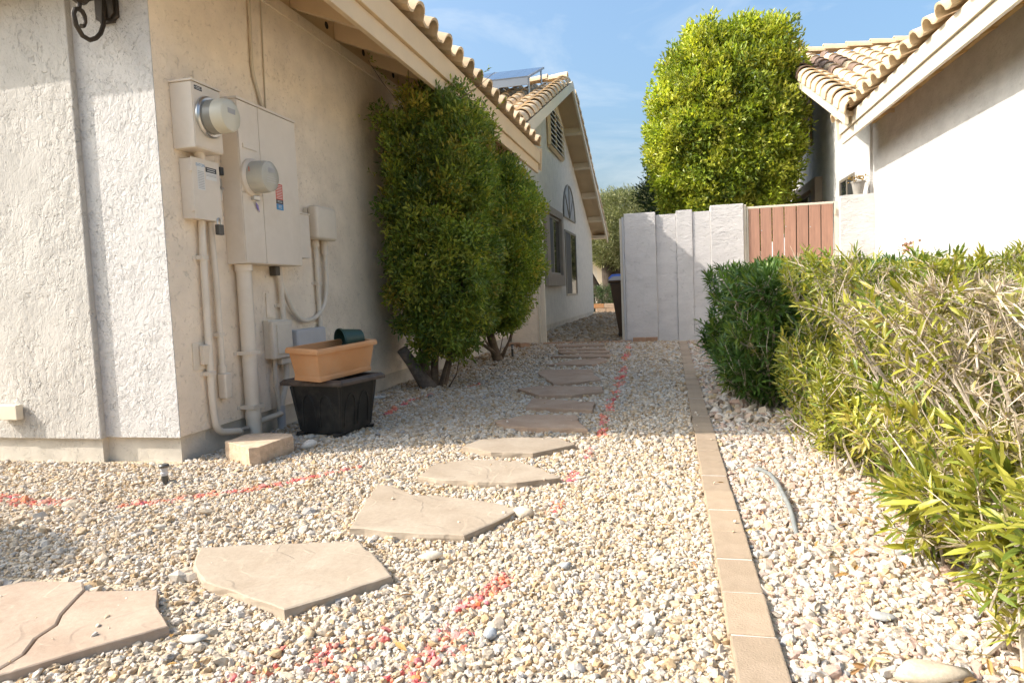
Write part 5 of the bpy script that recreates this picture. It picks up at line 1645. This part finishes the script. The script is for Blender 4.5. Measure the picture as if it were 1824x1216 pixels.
# ------------------------------------------------------------------ wheelie bin, pot on the low wall
t = thing("wheelie_bin", "brown wheelie bin with a pale lid and blue bag just inside the opening", "bin", (-0.6, 10.75, 0))
bb = lambda x0, x1, y0, y1, z: [(x0, y0, z), (x1, y0, z), (x1, y1, z), (x0, y1, z)]
MB().hexa(bb(-.74, -.30, 10.52, 10.95, .05) + bb(-.86, -.20, 10.42, 11.05, .86)).build("body", BIN_BROWN, t, bevel=.02)
MB().hexa(bb(-.875, -.185, 10.405, 11.065, .861) + bb(-.885, -.175, 10.395, 11.075, .90)).build("rim", BIN_BROWN, t, bevel=.008)
MB().hexa(bb(-.89, -.17, 10.39, 11.08, .901) + bb(-.82, -.24, 10.45, 11.02, .965)).build("lid", BIN_LID, t, bevel=.015)
for x in (-.76, -.28):
    MB().lathe((x - .02, 10.98, .10), (1, 0, 0), [(0, .10), (.045, .10)], 18).build("wheel", BLACK_PLASTIC, t)
MB().tube([(-.80, 11.10, .90), (-.80, 11.14, .93), (-.26, 11.14, .93), (-.26, 11.10, .90)], .014, 8).build("handle", BLACK_PLASTIC, t)
o = MB().hexa(bb(-.90, -.60, 10.50, 10.95, .93) + bb(-.84, -.55, 10.6, 10.9, 1.0)).build("blue_bag", BLUE_PLASTIC, None, bevel=.02)
tag(o, "crumpled blue bag lying on the lid of the wheelie bin", "bag")

t = thing("flower_pot", "small grey flower pot with a withered plant on the low wall by the right house", "pot", (2.52, 10.09, 1.90))
mb = MB().lathe((2.515, 10.09, 1.901), (0, 0, 1), [(0, .055), (.15, .082), (.155, .09), (.175, .09)], 20); mb.f = mb.f[:-1]
mb.build("pot", plain("grey_pot", (.27, .25, .22), .7, .12, 10), t, smooth=True)
MB().lathe((2.515, 10.09, 2.05), (0, 0, 1), [(0, .075), (.004, .075)], 16).build("soil", plain("dry_soil", (0.1, .07, .045)), t)
r = np.random.default_rng(8); m = 60
P = np.column_stack([2.515 + r.normal(0, .05, m), 10.09 + r.normal(0, .04, m), 2.06 + r.random(m) * .09])
v, f, c = leaf_mesh(P, r.normal(0, 1, (m, 3)) + np.array([0, 0, .2]), np.full(m, .05), np.full(m, .022), np.tile(np.array([(.34, .22, .06)]), (m, 1)) * r.uniform(.7, 1.2, (m, 1)), r=r)
link("withered_leaves", raw_mesh("withered_leaves", v, f, LEAF_MATTE, c, False, root_matrix(t)), t)


# ------------------------------------------------------------------ oleanders
def oleander(name, label, loc, bases, ztop, n_stem, spread, lean, pal, wts, bare, seed, leafL=.085, xmin=None, clip=None, dens=1.0, stem_mat=None, side=.3, low_big=False, low_bases=()):
    """bases: list of (x, y); stems fan out to the clipped top ztop(x, y); leaf whorls at the tips, bare twigs where bare(x,y,z) says so"""
    r = np.random.default_rng(seed)
    t = thing(name, label, "oleander", loc, 0, "oleander shrubs along the right gravel")
    stems, twigs = MB(), MB()
    tips = []
    for bi, (bx_, by_) in enumerate(list(bases) + list(low_bases)):
        lowb = bi >= len(bases)
        for k in range(n_stem if not lowb else n_stem // 2):
            a = r.uniform(0, 2 * math.pi); rad = (spread if not lowb else .26) * math.sqrt(r.random())
            tx, ty = bx_ + rad * math.cos(a) + lean[0], by_ + rad * math.sin(a) + lean[1]
            if clip: tx, ty = clip(tx, ty)
            zt_ = ztop(tx, ty)
            low = r.random() < side
            hz = zt_ * (r.uniform(.25, .85) if low else r.uniform(.92, 1.02)) if not lowb else r.uniform(.05, .42)
            b0 = np.array([bx_ + r.normal(0, .05), by_ + r.normal(0, .05), -.01])
            e = np.array([tx, ty, hz])
            mid1 = b0 + (e - b0) * np.array([.32, .32, .42]) + r.normal(0, .018, 3)
            mid2 = b0 + (e - b0) * np.array([.70, .70, .76]) + r.normal(0, .022, 3)
            r0 = r.uniform(.0040, .0088)
            stems.tube([b0, mid1, mid2, e], [r0, r0 * .82, r0 * .52, r0 * .28], 5, False)
            tips.append((e, e - mid2))
            for _ in range(r.integers(5, 9)):
                s = r.uniform(.25, .98)
                o_ = mid1 + (e - mid1) * s if s > .5 else mid1 + (mid2 - mid1) * s * 1.6
                d = np.array([r.normal(0, .55), r.normal(0, .55), r.uniform(.35, 1.0)]); d /= np.linalg.norm(d)
                ln = r.uniform(.08, .24)
                q = o_ + d * ln
                if clip: q[0], q[1] = clip(q[0], q[1])
                zm = ztop(q[0], q[1]) * 1.02
                if q[2] > zm: q[2] = zm - r.uniform(0, .03)
                stems.tube([o_, (o_ + q) / 2 + r.normal(0, .008, 3), q], [r0 * .42, r0 * .32, r0 * .2], 4, False)
                tips.append((q, q - o_))
    P, D, Lg, W, C = [], [], [], [], []
    for (e, d) in tips:
        d = d / (np.linalg.norm(d) + 1e-9)
        bb_ = bare(*e)
        if r.random() < bb_:
            for _ in range(r.integers(9, 16)):            # dead clipped twigs
                q = e - d * r.uniform(0, .06) + (d * .5 + r.normal(0, .55, 3)) * r.uniform(.015, .045) + np.array([0, 0, .010])
                twigs.tube([e - d * .02, q], [.0015, .0009], 3, False)
            nl = r.integers(12, 24); big = .46
            cols = np.array([(.26, .23, .07), (.33, .27, .10), (.22, .23, .05), (.36, .31, .16)])
            for _ in range(nl):
                P.append(e - d * r.uniform(0, .09)); D.append(d * .6 + r.normal(0, .8, 3)); Lg.append(leafL * big * r.uniform(.6, 1.3)); W.append(.008 * r.uniform(.8, 1.3)); C.append(cols[r.integers(0, 4)] * r.uniform(.8, 1.2))
            continue
        s = np.cross(d, np.array([0.3, .2, .9])); s /= np.linalg.norm(s); t__ = np.cross(d, s)
        hue = r.choice(len(pal), p=wts); tone = np.exp(r.normal(0, .14))
        big2 = 1.0 + (r.uniform(-.25, .55) if (e[2] < .42 and low_big) else 0.0)
        for lev in range(int(r.integers(4, 7) * dens) + 1):
            ph = r.uniform(0, 2)
            for k in range(3):
                an = ph + k * 2.094 + r.normal(0, .2)
                rad = s * math.cos(an) + t__ * math.sin(an)
                op = .45 + .28 * lev
                P.append(e - d * .022 * lev); D.append(d * (1.15 - .20 * lev) + rad * op + r.normal(0, .12, 3) + np.array([0, 0, -.05 * lev]))
                Lg.append(leafL * big2 * r.uniform(.65, 1.25)); W.append(leafL * big2 * .21 * r.uniform(.85, 1.2))
                hh = hue if r.random() < .7 else r.choice(len(pal), p=wts)
                C.append(pal[hh] * tone * r.uniform(.85, 1.15))
    v, f, c = leaf_mesh(np.array(P), np.array(D), np.array(Lg), np.array(W), np.array(C), True, .12, r)
    stems.build("stem", stem_mat or STEM_GREY, t, smooth=True)
    if twigs.v: twigs.build("dead_twig", TWIG_DRY, t)
    link("foliage", raw_mesh("foliage", v, f, LEAF, c, False, root_matrix(t)), t)
    return t


OLE = np.array([(.30, .30, .040), (.37, .35, .055), (.22, .25, .036), (.44, .37, .085), (.14, .19, .034)])
OW = np.array([.30, .20, .26, .08, .16])
OLE_SHADE = np.array([(.075, .145, .030), (.105, .18, .034), (.16, .215, .04), (.05, .11, .026)])  # oleander leaves again, darkened to put the house shade into their colour
ODW = np.array([.36, .30, .16, .18])
ztF = lambda x, y: .72 + .03 * math.sin(5 * x + 3 * y)
ztR = lambda x, y: .86 + .05 * math.sin(3.1 * x + 1.0) + .04 * math.sin(7 * y + 5 * x)
ztD = lambda x, y: .86 + .03 * math.sin(6 * x + 2 * y)
clipF = lambda x, y: (max(x, .49 + .04 * math.sin(9 * y) + max(0, 1.9 - y) * .26), max(y, 1.36 + .05 * math.sin(8 * x)))
bareF = lambda x, y, z: (.92 if x > .60 else .55) if z > .46 else .30
oleander("oleander_shrub", "nearest oleander with bare grey stems and a brown clipped top", (1.05, 2.2, 0),
         [(.90, 1.62), (.95, 1.95), (1.0, 2.35), (.98, 2.75), (1.25, 1.65), (1.4, 2.1), (1.45, 2.65), (1.9, 2.4)], ztF, 32, .44, (-.03, -.03), OLE, OW, bareF, 41, .054, clip=clipF, side=.5, low_big=True, low_bases=((.80, 1.42), (.72, 1.55), (.88, 1.75), (.74, 2.05), (1.05, 1.42)))
clipR = lambda x, y: (max(x, .55 + .04 * math.sin(7 * y)), min(max(y, 2.75), 4.25))
bareR = lambda x, y, z: .12 if z > .78 else (.30 if x > .85 else .04)
oleander("oleander_shrub", "yellow green leafy oleander rising behind the bare topped one", (1.1, 3.5, 0),
         [(.95, 3.15), (.95, 3.7), (1.4, 3.4), (1.5, 3.9), (1.95, 3.5), (2.1, 3.95)], ztR, 34, .42, (0, 0), OLE, OW, bareR, 42, .052, clip=clipR, side=.40, dens=1.2, low_bases=((.74, 2.95), (.70, 3.35), (.72, 3.75)))
clipD = lambda x, y: (max(x, .30 + .03 * math.sin(6 * y)), min(max(y, 4.15), 6.4))
oleander("oleander_shrub", "oleander in the house shade, leaves coloured darker for it, with a few pale pink flowers", (.75, 5.0, 0),
         [(.62, 4.5), (.66, 5.0), (.64, 5.5), (.68, 6.0), (.95, 4.7), (1.0, 5.3), (1.05, 5.9), (1.5, 5.2), (1.6, 5.9)], ztD, 24, .40, (0, 0), OLE_SHADE, ODW, lambda x, y, z: .04, 43, .080, clip=clipD, side=.55, low_bases=((.52, 4.45), (.48, 4.9), (.50, 5.4), (.74, 4.3), (.55, 5.9)))

# flowers
r = np.random.default_rng(77)


def flower_head(x, y, z, lab, col):
    t = thing("oleander_flower", lab, "flower", (x, y, z))
    m = 40
    P = np.array([x, y, z]) + r.normal(0, .018, (m, 3)); D = r.normal(0, 1, (m, 3)) + np.array([-.2, -.6, .5])
    v, f, c = leaf_mesh(P, D, np.full(m, .020), np.full(m, .015), np.tile(np.array([col]), (m, 1)) * r.uniform(.85, 1.1, (m, 1)), r=r)
    link("petals", raw_mesh("petals", v, f, LEAF_MATTE, c, False, root_matrix(t)), t)


flower_head(.395, 4.95, .83, "pale pink flower cluster on top of the shaded oleander", (.62, .46, .58))
flower_head(.47, 4.45, .74, "faded pink flower cluster low on the shaded oleander's side", (.50, .40, .48))
flower_head(1.19, 3.85, .93, "small reddish flower buds on the tip of the leafy oleander", (.50, .27, .20))

# dead leaves and straws in the gravel
m = 240
P = np.column_stack([rng.uniform(-1.6, 1.0, m), rng.uniform(1.2, 4.0, m), np.full(m, .008)])
P[90:, 0] = rng.uniform(.25, 1.1, 150); P[90:, 1] = rng.uniform(1.3, 3.2, 150)
P = P[wall_keep(P[:, :2])]
m = len(P)
D = np.column_stack([rng.normal(0, 1, m), rng.normal(0, 1, m), rng.normal(0, .18, m)])
pal = np.array([(.42, .25, .09), (.52, .38, .18), (.36, .20, .09), (.60, .50, .32)])
v, f, c = leaf_mesh(P, D, rng.uniform(.025, .055, m), rng.uniform(.006, .014, m), pal[rng.integers(0, 4, m)], True)
dl = link("fallen_leaves", raw_mesh("fallen_leaves", v, f, LEAF_MATTE, c)); tag(dl, "dry tan oleander leaves scattered over the gravel", "leaves", None, "stuff")
# leaf litter under the trimmed shrubs
m = 420
P = np.column_stack([rng.uniform(-2.3, -1.5, m), rng.uniform(5.2, 9.0, m), np.full(m, .010)])
D = np.column_stack([rng.normal(0, 1, m), rng.normal(0, 1, m), rng.normal(0, .3, m)])
pal = np.array([(.30, .16, .06), (.40, .24, .10), (.22, .12, .06)])
v, f, c = leaf_mesh(P, D, rng.uniform(.02, .04, m), rng.uniform(.008, .014, m), pal[rng.integers(0, 3, m)])
dl = link("leaf_litter", raw_mesh("leaf_litter", v, f, LEAF_MATTE, c)); tag(dl, "brown leaf litter under the trimmed shrubs", "leaves", None, "stuff")
